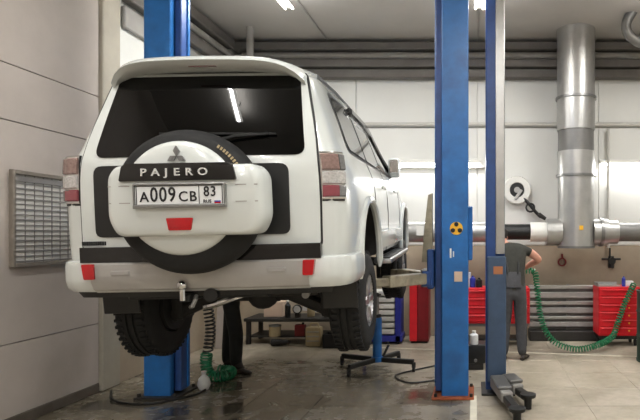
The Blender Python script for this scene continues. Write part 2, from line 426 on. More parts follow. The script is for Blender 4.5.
# hose reel on the back wall
R0 = P(517, 190, 9.45)
r = empty('hose_reel', (R0.x, BY-.024, R0.z), 'round hose reel with white rim mounted on back wall beside the ventilation pipe', 'hose reel')
FY_ = Matrix.Rotation(PI/2, 4, 'X')
obj('rim', MB().lathe([(.13, .05), (.225, .05), (.24, .10), (.225, .15), (.13, .15), (.11, .10)], FY_, n=36, closed=True), M_WHITE, r)
obj('drum', MB().lathe([(0, 0), (.125, 0), (.125, .13), (0, .13)], FY_, n=28), M_BLACK, r)
obj('hub', MB().lathe([(0, .12), (.05, .12), (.05, .165), (0, .165)], FY_, n=20), M_GALV, r)
obj('bracket', MB().box((.02, -.165, -.08), (.05, .03, .2), (0, .6, 0), bev=.008), M_GALV, r)
obj('outlet_arm', MB().tube([(.10, -.12, -.12), (.22, -.15, -.26), (.30, -.15, -.36), (.40, -.14, -.46)], .028, 8), M_BLACK, r)
obj('hose_loop', MB().tube([(.22+.07*math.cos(a), -.17, -.30+.07*math.sin(a)) for a in [k*2*PI/14 for k in range(15)]], .016, 6), M_BLACK, r)
obj('nozzle', MB().cyl((.36, -.15, -.41), (.48, -.15, -.49), .04, .03, 12), M_DSTEEL, r)

# small things hung on the dado
p = P(562, 262, BY-.06)
thing('red_clamp', MB().lathe([(.05, -.02), (.075, -.02), (.075, .02), (.05, .02)], FY_, n=16, closed=True).box((0, 0, .10), (.03, .03, .08)), M_DREDP, (p.x, BY-.06, p.z), 'small red ring clamp hanging on the tan wall under the pipe', 'clamp')
p = P(611, 262, BY-.08); r = empty('air_regulator', (p.x, BY-.04, p.z), 'black air regulator with gauge hanging on tan wall above red cabinet', 'regulator')
obj('body', MB().cyl((0, -.05, -.1), (0, -.05, .1), .05, n=12), M_BLACK, r)
obj('gauge', MB().cyl((0, -.09, .02), (0, -.13, .02), .06, n=16), M_BLACK, r)
obj('pipe_stub', MB().cyl((-.16, -.05, .05), (.16, -.05, .05), .02, n=8).cyl((-.02, -.05, .1), (-.02, -.05, .24), .015, n=8), M_DSTEEL, r)

# wire grid board on the left wall
gy0, gy1, gz0, gz1 = 4.93, 5.78, 1.42, 2.29
r = empty('schedule_board', (WX, (gy0+gy1)/2, gz0), 'grey framed grid board hanging on left concrete wall beside the car', 'board')
W2, H2 = (gy1-gy0), (gz1-gz0)
obj('backing', MB().box((.012, 0, H2/2), (.016, W2-.02, H2-.02)), M_PAPER, r)
for s in (-1, 1):
    obj('frame_bar', MB().box((.022, s*(W2/2-.018), H2/2), (.044, .036, H2), bev=.006), M_FRAME, r)
    obj('frame_bar', MB().box((.022, 0, H2/2+s*(H2/2-.02)), (.044, W2-.07, .04), bev=.006), M_FRAME, r)
mb = MB()
for k in range(17): mb.box((.024, 0, .05+k*(H2-.12)/16), (.008, W2-.07, .008 if k % 2 else .014))
for k in range(8): mb.box((.024, -W2/2+.05+k*(W2-.1)/7, H2/2), (.006, .007, H2-.07))
obj('wire_grid', mb, M_WIRE, r)
obj('header_strip', MB().box((.026, 0, H2-.075), (.01, W2-.08, .05)), M_WIRE, r)

# ------------------------------------------------------------------ the white off-road car on the hoist
CAR = empty('suv', (-1.772, 3.75, .73), 'white off-road car raised on the blue hoist, rear spare wheel', 'car', rot=(math.radians(2.2), math.radians(-1.2), math.radians(1.3)))
DZ = .30                                       # local ground line of the body above the drooping wheels
CM = Matrix.Translation((0, 0, DZ))
def cpart(name, mb, m, parent=None, smooth=35, M=None):
    return obj(name, mb, m, parent or CAR, smooth=smooth, M=CM @ M if M is not None else CM)
def lerp(tab, x):
    if x <= tab[0][0]: return tab[0][1]
    for (a, b), (c, d) in zip(tab, tab[1:]):
        if x <= c: return b+(d-b)*(x-a)/(c-a)
    return tab[-1][1]
WL_T = [(0, .855), (.02, .888), (.06, .916), (.13, .936), (.3, .957), (3.9, .955), (4.2, .93), (4.4, .87), (4.5, .78), (4.55, .66)]
TOP_T = [(0, 1.80), (.06, 1.84), (.3, 1.86), (1.2, 1.86), (2.2, 1.83), (2.75, 1.75), (3.5, 1.19), (3.62, 1.15), (4.2, 1.08), (4.45, 1.0), (4.55, .90)]
WR_T = [(0, .655), (.06, .675), (.3, .695), (1.4, .70), (2.3, .69), (2.75, .67), (3.5, .84), (4.2, .82), (4.45, .72), (4.55, .52)]
def prof(s):
    W, T, Wr = lerp(WL_T, s), lerp(TOP_T, s), lerp(WR_T, s)
    belt = min(1.22, T-.12); zb = .40; k = (belt-.85)/.37
    pts = [(0, zb), (.45, zb), (W-.14, zb), (W-.035, zb+.03), (W-.008, .52), (W, .66), (W, .82), (W-.006, .85+.12*k), (W-.018, .85+.23*k), (W-.045, .85+.31*k), (W-.07, belt)]
    zt = max(T-.11, belt+.01); xb = W-.078
    for t in (.15, .45, .75, 1): pts.append((xb+(Wr-xb)*t**1.15, belt+(zt-belt)*t))
    pts += [(Wr-.022, T-.06), (Wr-.07, T-.026), (Wr-.28, T-.006), (0, T)]
    return pts
def gsh(z): return 0 if z < 1.15 else .24*((z-1.15)/.65)**1.15
def yact(s, z): return s+gsh(z)*max(0, 1-s/1.2)
def half_at(s, z):
    p = prof(s)[3:]
    for (a, b), (c, d) in zip(p, p[1:]):
        if b <= z <= d and d > b: return a+(c-a)*(z-b)/(d-b)
    return p[0][0] if z < p[0][1] else p[-2][0]
def side_x(y, z):
    s = y
    for _ in range(6): s = y-gsh(z)*max(0, 1-s/1.2)
    return half_at(max(0, s), z)
def rear_y(x, z):
    w0 = max(.3, half_at(0, min(z, 1.74))); f = min(1, max(0, (1.80-z)/.08))
    return gsh(z)-.05*f*(1-min(1, (x/w0)**2))
ST = [0, .02, .06, .13, .22, .35, .6, .95, 1.3, 1.7, 2.2, 2.5, 2.75, 3.0, 3.25, 3.5, 3.62, 3.9, 4.2, 4.35, 4.45, 4.52, 4.55]
mb = MB(); rings = []
for s in ST:
    h = prof(s); ring = [(x, yact(s, z), z) for x, z in h]+[(-x, yact(s, z), z) for x, z in reversed(h[1:-1])]
    rings.append([mb.bm.verts.new(p) for p in ring])
NP = len(rings[0]); NH = len(prof(0))
for a, b in zip(rings, rings[1:]):
    for k in range(NP): mb.bm.faces.new((a[k], a[(k+1) % NP], b[(k+1) % NP], b[k]))
def cap(ring, s, sign, bulge):
    h = prof(s); rows = [[ring[0]]]; m = 12
    for i in range(1, NH-1):
        x, z = h[i]; row = [ring[i]]
        for j in range(1, m):
            u = x-2*x*j/m
            yy = rear_y(u, z) if sign < 0 else yact(s, z)+bulge*(1-(u/x)**2)*(1 if .45 < z < .85 else .4)
            row.append(mb.bm.verts.new((u, yy, z)))
        row.append(ring[NP-i]); rows.append(row)
    rows.append([ring[NH-1]])
    for a, b in zip(rows, rows[1:]):
        if len(a) == 1:
            for j in range(len(b)-1): mb.bm.faces.new((a[0], b[j], b[j+1]))
        elif len(b) == 1:
            for j in range(len(a)-1): mb.bm.faces.new((a[j], a[j+1], b[0]))
        else:
            for j in range(len(a)-1): mb.bm.faces.new((a[j], a[j+1], b[j+1], b[j]))
cap(rings[0], 0, -1, 0); cap(rings[-1], 4.55, 1, .12)
bmesh.ops.recalc_face_normals(mb.bm, faces=mb.bm.faces)
body = cpart('body', mb, M_PAINT, smooth=32)
# wheel arches are cut out of the closed shell
RA, RWY, FWY, RAZ = .485, .90, 3.68, .42
cut = MB()
for wy in (RWY, FWY):
    for s in (-1, 1): cut.cyl((s*.60, wy, RAZ), (s*1.2, wy, RAZ), RA, n=48)
    
cut_o = obj('cutter', cut, M_UNDER, CAR, M=CM, smooth=0)
body.data.materials.append(M_UNDER)
for p in cut_o.data.polygons: p.material_index = 0
md = body.modifiers.new('arches', 'BOOLEAN'); md.object = cut_o; md.operation = 'DIFFERENCE'; md.solver = 'EXACT'; md.material_mode = 'TRANSFER'
bpy.context.view_layer.update()
me2 = bpy.data.meshes.new_from_object(body.evaluated_get(bpy.context.evaluated_depsgraph_get()))
body.modifiers.clear(); body.data = me2; bpy.data.objects.remove(cut_o)
finish(me2, 32)

def surf_panel(outline, fn, axis, off, thick, nx=10, nz=8):
    """outline in (u,z) laid on a curved body surface. axis 'y': rear face, u=x ; axis 'x': side, u=y."""
    t = bmesh.new()
    f = t.faces.new([t.verts.new((u, 0, z)) for u, z in outline])
    us = [p[0] for p in outline]; zs = [p[1] for p in outline]
    for k in range(1, nx):
        u = min(us)+(max(us)-min(us))*k/nx
        bmesh.ops.bisect_plane(t, geom=t.verts[:]+t.edges[:]+t.faces[:], plane_co=(u, 0, 0), plane_no=(1, 0, 0))
    for k in range(1, nz):
        z = min(zs)+(max(zs)-min(zs))*k/nz
        bmesh.ops.bisect_plane(t, geom=t.verts[:]+t.edges[:]+t.faces[:], plane_co=(0, 0, z), plane_no=(0, 0, 1))
    r = bmesh.ops.extrude_face_region(t, geom=t.faces[:])
    top = [e for e in r['geom'] if isinstance(e, bmesh.types.BMVert)]; tops = set(top)
    for v in t.verts:
        u, z = v.co.x, v.co.z; o = off+thick if v in tops else off
        if axis == 'y': v.co.y = fn(u, z)-o
        elif axis == 'x': v.co = Vector((fn(u, z)+o, u, z))
        else: v.co = Vector((-fn(u, z)-o, u, z))
    bmesh.ops.recalc_face_normals(t, faces=t.faces)
    m_ = MB(); m_._join(t); return m_

# tailgate, rear glass, dark recess
tg = cpart('tailgate', surf_panel(rpoly([(-.775, .60), (.775, .60), (.778, 1.18), (.645, 1.79), (-.645, 1.79), (-.778, 1.18)], [.03, .03, .3, .05, .05, .3]), rear_y, 'y', -.004, .018, 14, 16), M_PAINT)
cpart('rear_window', surf_panel(rpoly([(-.68, 1.195), (.69, 1.195), (.615, 1.765), (-.61, 1.765)], [.07, .07, .05, .05], 6), rear_y, 'y', .008, .011, 14, 10), M_GLASS, tg)
cpart('recess_panel', surf_panel(rpoly([(-.68, .675), (.585, .675), (.585, 1.14), (-.68, 1.14)], [.05, .05, .06, .06]), rear_y, 'y', .008, .012, 10, 6), M_BLACK, tg)
cpart('tailgate_seam', surf_panel(rpoly([(-.787, .59), (.787, .59), (.790, 1.18), (.657, 1.80), (-.657, 1.80), (-.790, 1.18)], [.03, .03, .3, .05, .05, .3]), rear_y, 'y', -.01, .014, 14, 16), M_INK, tg)
cpart('lower_moulding', surf_panel([(-.78, .512), (.78, .512), (.78, .612), (-.78, .612)], rear_y, 'y', .0, .045, 12, 2), M_GLOSSBLACK, tg)
mbb = MB()
for k in range(11): mbb.box((-.765+k*.0145, rear_y(-.7, .635)-.022, .637), (.010, .006, .026))
cpart('badge', mbb, M_INK, tg)
# wiper
cpart('wiper', MB().tube([(.02, rear_y(.02, 1.22)-.05, 1.26), (.25, rear_y(.25, 1.30)-.045, 1.32), (.45, rear_y(.45, 1.33)-.04, 1.335)], .011, 6).tube([(-.25, rear_y(-.2, 1.34)-.035, 1.345), (.5, rear_y(.5, 1.33)-.035, 1.335)], .008, 6), M_BLACK, tg)
# spoiler: a wing lofted across the car
rr = []
for k in range(25):
    u = -1+2*k/24; x = .655*math.copysign(min(1, abs(u)*1.0), u)
    e = abs(u)**7; dz = -.10*e - .018*u*u; by = .10*e+.03*u*u
    rr.append([(x, .02+by, 1.835+dz), (x, .06+by, 1.868+dz), (x, .22+by*.6, 1.888+dz*.8), (x, .50, 1.888+dz*.35), (x, .50, 1.83+dz*.35), (x, .24+by*.5, 1.80+dz), (x, .06+by, 1.805+dz)])
sp = cpart('roof_spoiler', MB().loft(rr), M_PAINT, smooth=40)
cpart('brake_light', MB().box((0, .075, 1.808), (.18, .02, .014)), M_DRED, sp)

# bumper swept round the back
def plan_sweep(path, sect, closed=True):
    rings = []; n = len(path)
    for i, p in enumerate(path):
        a = Vector(path[max(0, i-1)]); b = Vector(path[min(n-1, i+1)]); t = (b-a).normalized(); nrm = Vector((t.y, -t.x))
        rings.append([(p[0]+nrm.x*o, p[1]+nrm.y*o, z) for o, z in sect])
    return MB().loft(rings)
def bpath(x0, x1, n=28):
    full = []
    for x, y in ((-.972, .43), (-.970, .26), (-.962, .14), (-.94, .06), (-.90, .005), (-.83, -.03), (-.70, -.05), (-.5, -.062), (-.25, -.07), (0, -.072)): full.append((x, y))
    full += [(-x, y) for x, y in reversed(full[:-1])]
    out = []
    for (a, b), (c, d) in zip(full, full[1:]):
        for k in range(3): out.append((a+(c-a)*k/3, b+(d-b)*k/3))
    out.append(full[-1])
    return [p for p in out if x0 <= p[0] <= x1]
cpart('bumper', plan_sweep(bpath(-2, 2), [(-.09, .525), (-.02, .525), (.004, .515), (.012, .49), (.014, .40), (.006, .35), (-.02, .318), (-.09, .305)]), M_PAINT, smooth=40)
bt = cpart('bumper_trim', plan_sweep(bpath(-.70, .70), [(-.05, .512), (.012, .512), (.026, .498), (.030, .43), (.026, .385), (.002, .335), (-.05, .30)]), M_SILVER, smooth=30)
for s in (-1, 1):
    cpart('reflector', MB().prism(rpoly([(s*.668, .405), (s*.735, .405), (s*.748, .505), (s*.672, .505)], .01), -.095, -.04), M_RED)
    cpart('tow_cover', MB().box((s*.50, -.094, .445), (.12, .012, .03), bev=.004), M_SILVER, bt)
cpart('lower_valance', plan_sweep(bpath(-.86, .86), [(-.16, .33), (-.02, .33), (-.06, .275), (-.16, .265)]), M_BLACK)

# quarter panel seams on the bumper corner
# tail lamps wrapped round the corners
def corner_strip(s, z0, z1, o, pts=None, t0=0, t1=1):
    base = [(.79, -.004), (.82, .0), (.85, .005), (.875, .016), (.896, .031), (.912, .051), (.920, .068)]
    seg = []
    n = 14
    for k in range(n+1):
        t = (t0+(t1-t0)*k/n)*(len(base)-1); i = min(int(t), len(base)-2); f = t-i
        seg.append((base[i][0]+(base[i+1][0]-base[i][0])*f, base[i][1]+(base[i+1][1]-base[i][1])*f))
    rings = []
    for i, p in enumerate(seg):
        a = Vector(seg[max(0, i-1)]); b = Vector(seg[min(n, i+1)]); t = (b-a).normalized(); nr = Vector((t.y, -t.x))
        def q(off, z):
            dx = max(0, z-1.10)*.10
            return (s*(p[0]+nr.x*off-dx), p[1]+nr.y*off+.0, z)
        rings.append([q(-.05, z0), q(o*.6, z0), q(o, z0+.008), q(o, z1-.008), q(o*.6, z1), q(-.05, z1)])
    return MB().loft(rings)
for s in (-1, 1):
    tl = cpart('tail_lamp', corner_strip(s, .90, 1.215, .012), M_CHROME, smooth=30)
    cpart('brake_lens', corner_strip(s, .915, .992, .022, t0=.03, t1=.62), M_DRED, tl, 30)
    cpart('side_lens', corner_strip(s, .915, .992, .022, t0=.63, t1=.97), M_GREYLENS, tl, 30)
    cpart('reverse_lens', corner_strip(s, .998, 1.085, .022, t0=.03, t1=.97), M_CLEAR, tl, 30)
    cpart('indicator_lens', corner_strip(s, 1.092, 1.20, .022, t0=.03, t1=.66), M_BROWNLENS, tl, 30)
    cpart('side_lens', corner_strip(s, 1.092, 1.20, .022, t0=.67, t1=.97), M_GREYLENS, tl, 30)
    cpart('lamp_shadow_gap', corner_strip(s, .886, .902, .006), M_INK, tl, 30)

# side glass, pillars, flares, handles, steps, mirrors, rails
for s, ax in ((1, 'x'), (-1, '-x')):
    gl = [rpoly([(.52, 1.29), (1.22, 1.275), (1.22, 1.705), (.60, 1.715)], [.10, .03, .03, .10]),
          rpoly([(1.29, 1.27), (2.02, 1.255), (2.02, 1.70), (1.29, 1.705)], .03),
          rpoly([(2.09, 1.255), (3.18, 1.235), (2.72, 1.62), (2.50, 1.67), (2.09, 1.70)], [.03, .06, .05, .05, .03])]
    for k, g in enumerate(gl): cpart('side_window', surf_panel(g, side_x, ax, .004, .006, 6, 6), M_SGLASS if k else M_SGLASS)
    cpart('window_surround', surf_panel(rpoly([(.48, 1.26), (3.26, 1.205), (2.76, 1.635), (2.5, 1.70), (.56, 1.745)], [.10, .06, .06, .05, .11]), side_x, ax, -.012, .014, 24, 10), M_BLACK)
    defl = MB().tube([(s*(side_x(y, z)+.02), y, z) for y, z in ((1.25, 1.705), (1.7, 1.705), (2.05, 1.70), (2.45, 1.685), (2.72, 1.625), (2.95, 1.44), (3.15, 1.26))], .036, 6)
    cpart('wind_deflector', defl, M_GLOSSBLACK)
    cpart('roof_rail', MB().tube([(s*.60, .62, 1.84), (s*.605, .68, 1.88), (s*.61, 1.3, 1.885), (s*.605, 2.2, 1.86), (s*.60, 2.28, 1.81)], .014, 8), M_BLACK)
    for wy in (RWY, FWY):
        path = []
        for k in range(25):
            a = math.radians(-12+204*k/24); yy = wy+.497*math.cos(a); zz = RAZ+.497*math.sin(a)
            path.append((s*(lerp(WL_T, yy)-.002), yy, zz))
        cpart('fender_flare', MB().tube(path, [.012]+[.032]*23+[.012], 8), M_PAINT)
    for y in (1.72, 2.62): cpart('door_handle', MB().box((s*.968, y, 1.05), (.03, .19, .035), bev=.012), M_PAINT)
    for y, z0_, z1_ in ((1.255, .9, 1.24), (2.055, .42, 1.24), (3.12, .46, 1.18)):
        cpart('door_seam', MB().tube([(s*(side_x(y, z)+.0), y, z) for z in [z0_+(z1_-z0_)*k/6 for k in range(7)]], .004, 5), M_INK)
    st = cpart('side_step', MB().box((s*.97, 2.28, .36), (.17, 1.66, .045), (0, 0, 0), bev=.02, seg=2), M_ALLOY)
    cpart('step_pad', MB().box((s*.98, 2.28, .385), (.10, 1.5, .012)), M_BLACK, st)
    cpart('side_moulding', MB().box((s*.965, 2.28, .56), (.03, 1.74, .16), bev=.014, seg=2), M_PAINT)
    mi = cpart('door_mirror', MB().box((s*.925, 2.98, 1.35), (.13, .20, .23), bev=.045, seg=3), M_PAINT)
    cpart('mirror_arm', MB().box((s*.90, 3.02, 1.27), (.12, .10, .06), bev=.015), M_BLACK, mi)
    cpart('mirror_glass', MB().box((s*.93, 2.877, 1.36), (.10, .006, .15), bev=.002), M_CHROME, mi)
    cpart('headlamp', MB().box((s*.70, 4.42, .92), (.30, .22, .17), (0, 0, -s*.35), bev=.05, seg=2), M_CLEAR)
    mf = cpart('mud_flap', MB().box((s*.80, .40, .22), (.26, .02, .24), (.1, 0, 0), bev=.005), M_BLACK)
# windscreen, grille
def top_panel(pts, m, name):
    t = bmesh.new(); t.faces.new([t.verts.new((x, y, 0)) for x, y in pts])
    for k in range(1, 8): bmesh.ops.bisect_plane(t, geom=t.verts[:]+t.edges[:]+t.faces[:], plane_co=(0, 2.7+.12*k, 0), plane_no=(0, 1, 0))
    for v in t.verts: v.co.z = lerp(TOP_T, v.co.y)+.004
    bmesh.ops.solidify(t, geom=t.faces[:], thickness=.01)
    m_ = MB(); m_._join(t); return cpart(name, m_, m)
top_panel([(-.56, 2.80), (.56, 2.80), (.66, 3.46), (-.66, 3.46)], M_GLASS, 'windscreen')
cpart('grille', MB().box((0, 4.68, .86), (.8, .04, .22), bev=.01), M_CHROME)

# spare wheel with cover and plate casing
SX, SZ = .0, .890
def face_M(x, y, z): return Matrix.Translation((x, y, z)) @ Matrix.Rotation(PI/2, 4, 'X')
TYP = [(.20, .0), (.35, -.005), (.405, .012), (.438, .045), (.452, .085), (.455, .125), (.452, .165), (.438, .205), (.405, .238), (.35, .25), (.20, .25)]
spare = cpart('spare_tyre', MB().lathe(TYP, face_M(SX, -.03, SZ), n=64, closed=True), M_RUBBER, smooth=50)
cov = cpart('spare_cover', MB().lathe([(0, .30), (.15, .30), (.26, .295), (.315, .285), (.341, .272), (.349, .255), (.349, .235), (.30, .235), (0, .235)], face_M(SX, -.03, SZ+.022), n=64), M_PAINT, spare, 45)
CY = -.345
cas = rpoly([(-.445, .655), (.445, .655), (.50, .76), (.495, 1.02), (.44, 1.085), (-.44, 1.085), (-.495, 1.02), (-.50, .76)], [.05]*8)
def shrink(pts, f, cx, cz): return [(cx+(x-cx)*f, cz+(z-cz)*f) for x, z in pts]
cx_, cz_ = .065, 0
UP = Matrix.Translation((.006, 0, .03)) @ Matrix.Translation((cx_, 0, 0)) @ Matrix.Diagonal((.915, 1, .96, 1)) @ Matrix.Translation((-cx_, 0, .03))
lay = []
for f, y in ((1, -.18), (1, -.31), (.985, -.345), (.955, -.366), (.90, -.376)):
    lay.append([(x*f*.93+cx_-.008, y, .898+(z-.87)*f) for x, z in cas])
casing = cpart('plate_casing', MB().loft(lay), M_PAINT, None, 40)
for s in (-1, 1):
    for z in (.985, .885): cpart('casing_groove', MB().box((cx_-.008+s*.375, -.370, z), (.13, .012, .006), (0, 0, s*.05)), M_TRAYL, casing)
mould = cpart('name_strip', MB().prism(rpoly([(-.345, .985), (.345, .985), (.325, 1.075), (.30, 1.09), (-.30, 1.09), (-.325, 1.075)], .012), -.392, -.36, bev=.004), M_GLOSSBLACK, None, M=Matrix.Translation((cx_-.03, 0, .028)))
for k, ch in enumerate('PAJERO'):
    t = text_mesh('letter', ch, .062, .003, 1, 1.2); t.transform(CM @ Matrix.Translation((cx_-.045+(-.178, -.108, -.045, .016, .088, .168)[k], -.397, 1.062)) @ FACE_CAM)
    link('letter', t, M_LETTER, mould)
# number plate
pl = cpart('number_plate', MB().prism(rrect(cx_-.31, cx_+.255, .845, .965, .012), -.392, -.372), M_PLATE, None, M=UP)
PX0 = cx_-.31
fr = MB()
for c, d in (((cx_-.0275, -.392, .837), (.59, .03, .022)), ((cx_-.0275, -.388, .972), (.585, .024, .010)), ((PX0-.008, -.388, .905), (.012, .024, .14)), ((cx_+.263, -.388, .905), (.012, .024, .14))): fr.box(c, d, bev=.003)
cpart('plate_frame', fr, M_STEEL, pl, M=UP)
def ptext(s, x, z, size, wx=1.0, sp=1.0):
    t = text_mesh('plate_text', s, size, .0015, sp, wx); t.transform(CM @ UP @ Matrix.Translation((x, -.3945, z)) @ FACE_CAM)
    link('plate_text', t, M_INK, pl)
ptext('A', PX0+.058, .893, .088, .98); ptext('009', PX0+.178, .905, .128, .80, 1.12); ptext('CB', PX0+.335, .893, .088, 1.0, 1.15)
ptext('83', PX0+.478, .922, .088, .88, 1.12); ptext('RUS', PX0+.46, .863, .030, 1.0)
bar = MB().box((PX0+.408, -.3935, .905), (.004, .003, .112)); 
for z in (.962, .848): bar.box((PX0+.283, -.3935, z), (.55, .003, .004))
for x in (PX0+.008, PX0+.557): bar.box((x, -.3935, .905), (.004, .003, .114))
cpart('plate_border', bar, M_INK, pl, M=UP)
for k, mm in enumerate((M_PLATE, M_BLUE2, M_RED)): cpart('flag_stripe', MB().box((PX0+.525, -.3935, .872-k*.009), (.04, .003, .009)), mm, pl, M=UP)
cpart('fog_lens', MB().prism(rpoly([(-.065, .69), (.065, .69), (.078, .765), (-.078, .765)], .008), -.388, -.36, bev=.003), M_RED, casing, M=Matrix.Translation((cx_-.03, 0, .028)))
# three-diamond emblem
em = MB(); dl, dw = .030, .017
for a in (90, 210, 330):
    u = Vector((math.cos(math.radians(a)), math.sin(math.radians(a)))); v = Vector((-u.y, u.x)); c = u*dl
    em.prism([tuple(c+u*dl), tuple(c+v*dw), tuple(c-u*dl), tuple(c-v*dw)], -.342, -.325)
cpart('emblem', em, M_GALVD, spare, M=Matrix.Translation((SX+.008, 0, 1.165)))

# wheels: tyre > rim
TW = [(.22, 0), (.335, -.004), (.375, .012), (.398, .045), (.404, .075)]
for r0 in (.105, .155): TW += [(.405, r0-.012), (.392, r0-.010), (.392, r0+.004), (.405, r0+.006)]
TW += [(.404, .19), (.398, .22), (.375, .252), (.335, .268), (.22, .264)]
tyre_me = MB().lathe(TW, Matrix.Rotation(PI/2, 4, 'Y'), n=56, closed=True).mesh('tyre', None, 40); tyre_me.materials.append(M_RUBBER)
lug = MB()
for k in range(48):
    a = 2*PI*k/48
    for xo in (.055, .215): lug.box((xo, .400*math.cos(a), .400*math.sin(a)), (.05, .030, .022), (a, 0, 0))
lug_me = lug.mesh('tread_blocks', None, 0); lug_me.materials.append(M_RUBBER)
RB = MB().lathe([(0, .05), (.20, .05), (.225, .0), (.235, -.0), (.235, .26), (.222, .262), (.215, .225), (.19, .20), (.07, .225), (.06, .245), (0, .245)], Matrix.Rotation(PI/2, 4, 'Y'), n=40)
for k in range(6):
    a = 2*PI*k/6; RB.box((.24, .135*math.cos(a), .135*math.sin(a)), (.03, .17, .055), (a, 0, 0), bev=.008)
rim_me = RB.mesh('rim', None, 35); rim_me.materials.append(M_ALLOY)
for wy, zc_ in ((RWY, .085), (FWY, .10)):
    for s in (1, -1):
        to = link('tyre', tyre_me, None, CAR, (s*.675, wy, zc_+DZ), (0, 0, 0 if s > 0 else PI))
        link('rim', rim_me, None, to); tag(link('tread', lug_me, None, to), kind='stuff')
# axle, suspension, exhaust, hitch
un = MB().cyl((-.66, RWY, .15), (.66, RWY, .15), .05, n=14).ball((.06, RWY, .16), .13, n=14)
cpart('rear_axle', un, M_UNDER)
cpart('front_axle', MB().cyl((-.66, FWY, .17), (.66, FWY, .17), .045, n=12).ball((-.1, FWY, .2), .12, n=12), M_UNDER)
for s in (-1, 1):
    cpart('suspension_arm', MB().box((s*.39, RWY-.02, .12), (.62, .16, .10), (0, s*.42, 0), bev=.02), M_UNDER)
    cpart('wheel_hub', MB().box((s*.60, RWY, .14), (.10, .22, .34), bev=.03, seg=2).cyl((s*.655, RWY, .085), (s*.70, RWY, .085), .205, n=32), M_UNDER)
    cpart('wheel_hub', MB().cyl((s*.60, FWY, .10), (s*.70, FWY, .10), .205, n=32), M_UNDER)
    cpart('anti_roll_bar', MB().tube([(s*.55, RWY-.2, .24), (s*.4, RWY-.28, .27), (s*.1, RWY-.28, .25)], .02, 6), M_UNDER)
    cpart('trailing_arm', MB().tube([(s*.55, RWY-.05, .13), (s*.5, RWY+.5, .30), (s*.45, RWY+.9, .38)], .035, 8), M_UNDER)
    cpart('coil_spring', MB().tube([(s*.52+.065*math.cos(a), RWY+.10+.065*math.sin(a), .12+.30*a/(10*PI)) for a in [k*PI/6 for k in range(61)]], .011, 5), M_UNDER)
    cpart('chassis_rail', MB().box((s*.48, 2.2, .37), (.12, 3.9, .13), bev=.01), M_UNDER)
cpart('fuel_tank', MB().box((-.05, 1.9, .31), (.62, .8, .22), bev=.04, seg=2), M_UNDER)
cpart('gearbox', MB().box((0, 3.0, .30), (.4, 1.0, .22), bev=.06, seg=2), M_UNDER)
cpart('silencer', MB().lathe([(0, -.3), (.09, -.3), (.10, -.27), (.10, .27), (.09, .3), (0, .3)], Matrix.Translation((.34, .42, .30)) @ Matrix.Rotation(PI/2, 4, 'Y'), n=20), M_DSTEEL)
cpart('exhaust_pipe', MB().tube([(.10, .48, .22), (.02, .40, .20), (-.12, .42, .15), (-.24, .5, .12)], .022, 8), M_CHROME)
cpart('tail_pipe', MB().tube([(.52, .42, .27), (.60, .25, .25), (.63, .10, .25)], .027, 10), M_STEEL)
tb = cpart('tow_bar', MB().box((-.1, .14, .275), (.95, .07, .07), bev=.008).box((-.10, .04, .27), (.07, .26, .05), bev=.008), M_BLACK)
cpart('tow_ball', MB().ball((-.10, -.11, .36), .033, n=16).cyl((-.10, -.11, .26), (-.10, -.11, .34), .018, n=10), M_CHROME, tb)
cpart('tow_socket', MB().lathe([(0, 0), (.04, 0), (.045, .05), (0, .05)], face_M(.06, -.02, .285), n=18), M_BLACK, tb)
cpart('tow_hook', MB().tube([(-.04, -.05, .28), (-.03, -.09, .26), (-.045, -.10, .22), (-.07, -.07, .21)], .014, 6), M_STEEL, tb)

# ------------------------------------------------------------------ the two-post hoist
def lift_post(x_out, side, label, pads, base_m=None):
    """side = +1: opening faces +x. x_out is the outer face."""
    r = empty('lift_post', (x_out, 6.04, 0), label, 'car lift')
    s = side
    H = 4.45
    col = MB().box((s*.02, 0, H/2), (.04, .33, H), bev=.008)
    for y in (-.155, .155): col.box((s*.14, y, H/2), (.28, .03, H), bev=.008)
    for y in (-.12, .12): col.box((s*.27, y, H/2), (.02, .06, H), bev=.005)
    obj('column', col, M_BLUE, r)
    obj('guide_rail', MB().box((s*.315, 0, H/2+.02), (.07, .17, H-.06), bev=.008), M_DBLUE, r)
    obj('screw_cover', MB().box((s*.357, .055, H/2+.02), (.018, .04, H-.1), bev=.004), M_BLUE, r)
    obj('base_plate', MB().box((s*.16, 0, .012), (.44, .50, .024), bev=.005), base_m or M_RUST, r)
    for bx in (-.03, .34):
        for by in (-.2, .2): obj('anchor_bolt', MB().cyl((s*bx, by, .02), (s*bx, by, .055), .018, n=6), M_DSTEEL, r)
    ca = obj('carriage', MB().box((s*.40, 0, 1.35), (.07, .30, .42), bev=.012).box((s*.44, 0, 1.25), (.10, .34, .16), bev=.012), M_DBLUE, r)
    obj('carriage_plate', MB().prism([(s*.385, 1.42), (s*.50, 1.42), (s*.47, 1.80), (s*.43, 2.14), (s*.385, 2.16)], -.06, .02, bev=.006), M_ARM, r)
    for k, (ex, ey) in enumerate(((.93, -.72), (.93, .92))):
        p0 = Vector((s*.46, math.copysign(.10, ey), 1.25)); p1 = Vector((s*ex, ey, 1.25)); d = p1-p0; a = math.atan2(d.y, d.x)
        ar = obj('arm', MB().box(p0.lerp(p1, .36), (d.length*.74, .125, .115), (0, 0, a), bev=.01), M_ARM, r)
        obj('arm_extension', MB().box(p0.lerp(p1, .80), (d.length*.44, .09, .08), (0, 0, a), bev=.008), M_ARM, ar)
        obj('pivot_pin', MB().cyl(p0+Vector((0, 0, -.09)), p0+Vector((0, 0, .09)), .045, n=16), M_STEEL, ar)
        h = pads[k]-1.25
        obj('lift_pad', MB().cyl(p1+Vector((0, 0, -.03)), p1+Vector((0, 0, h-.03)), .03, n=12).lathe([(0, h-.03), (.06, h-.03), (.065, h-.005), (0, h)], Matrix.Translation(p1), n=20), M_BLACK, ar)
    return r
rl = lift_post(-.06, -1, 'blue hoist post with round yellow sticker beside the car', (1.505, 1.567))
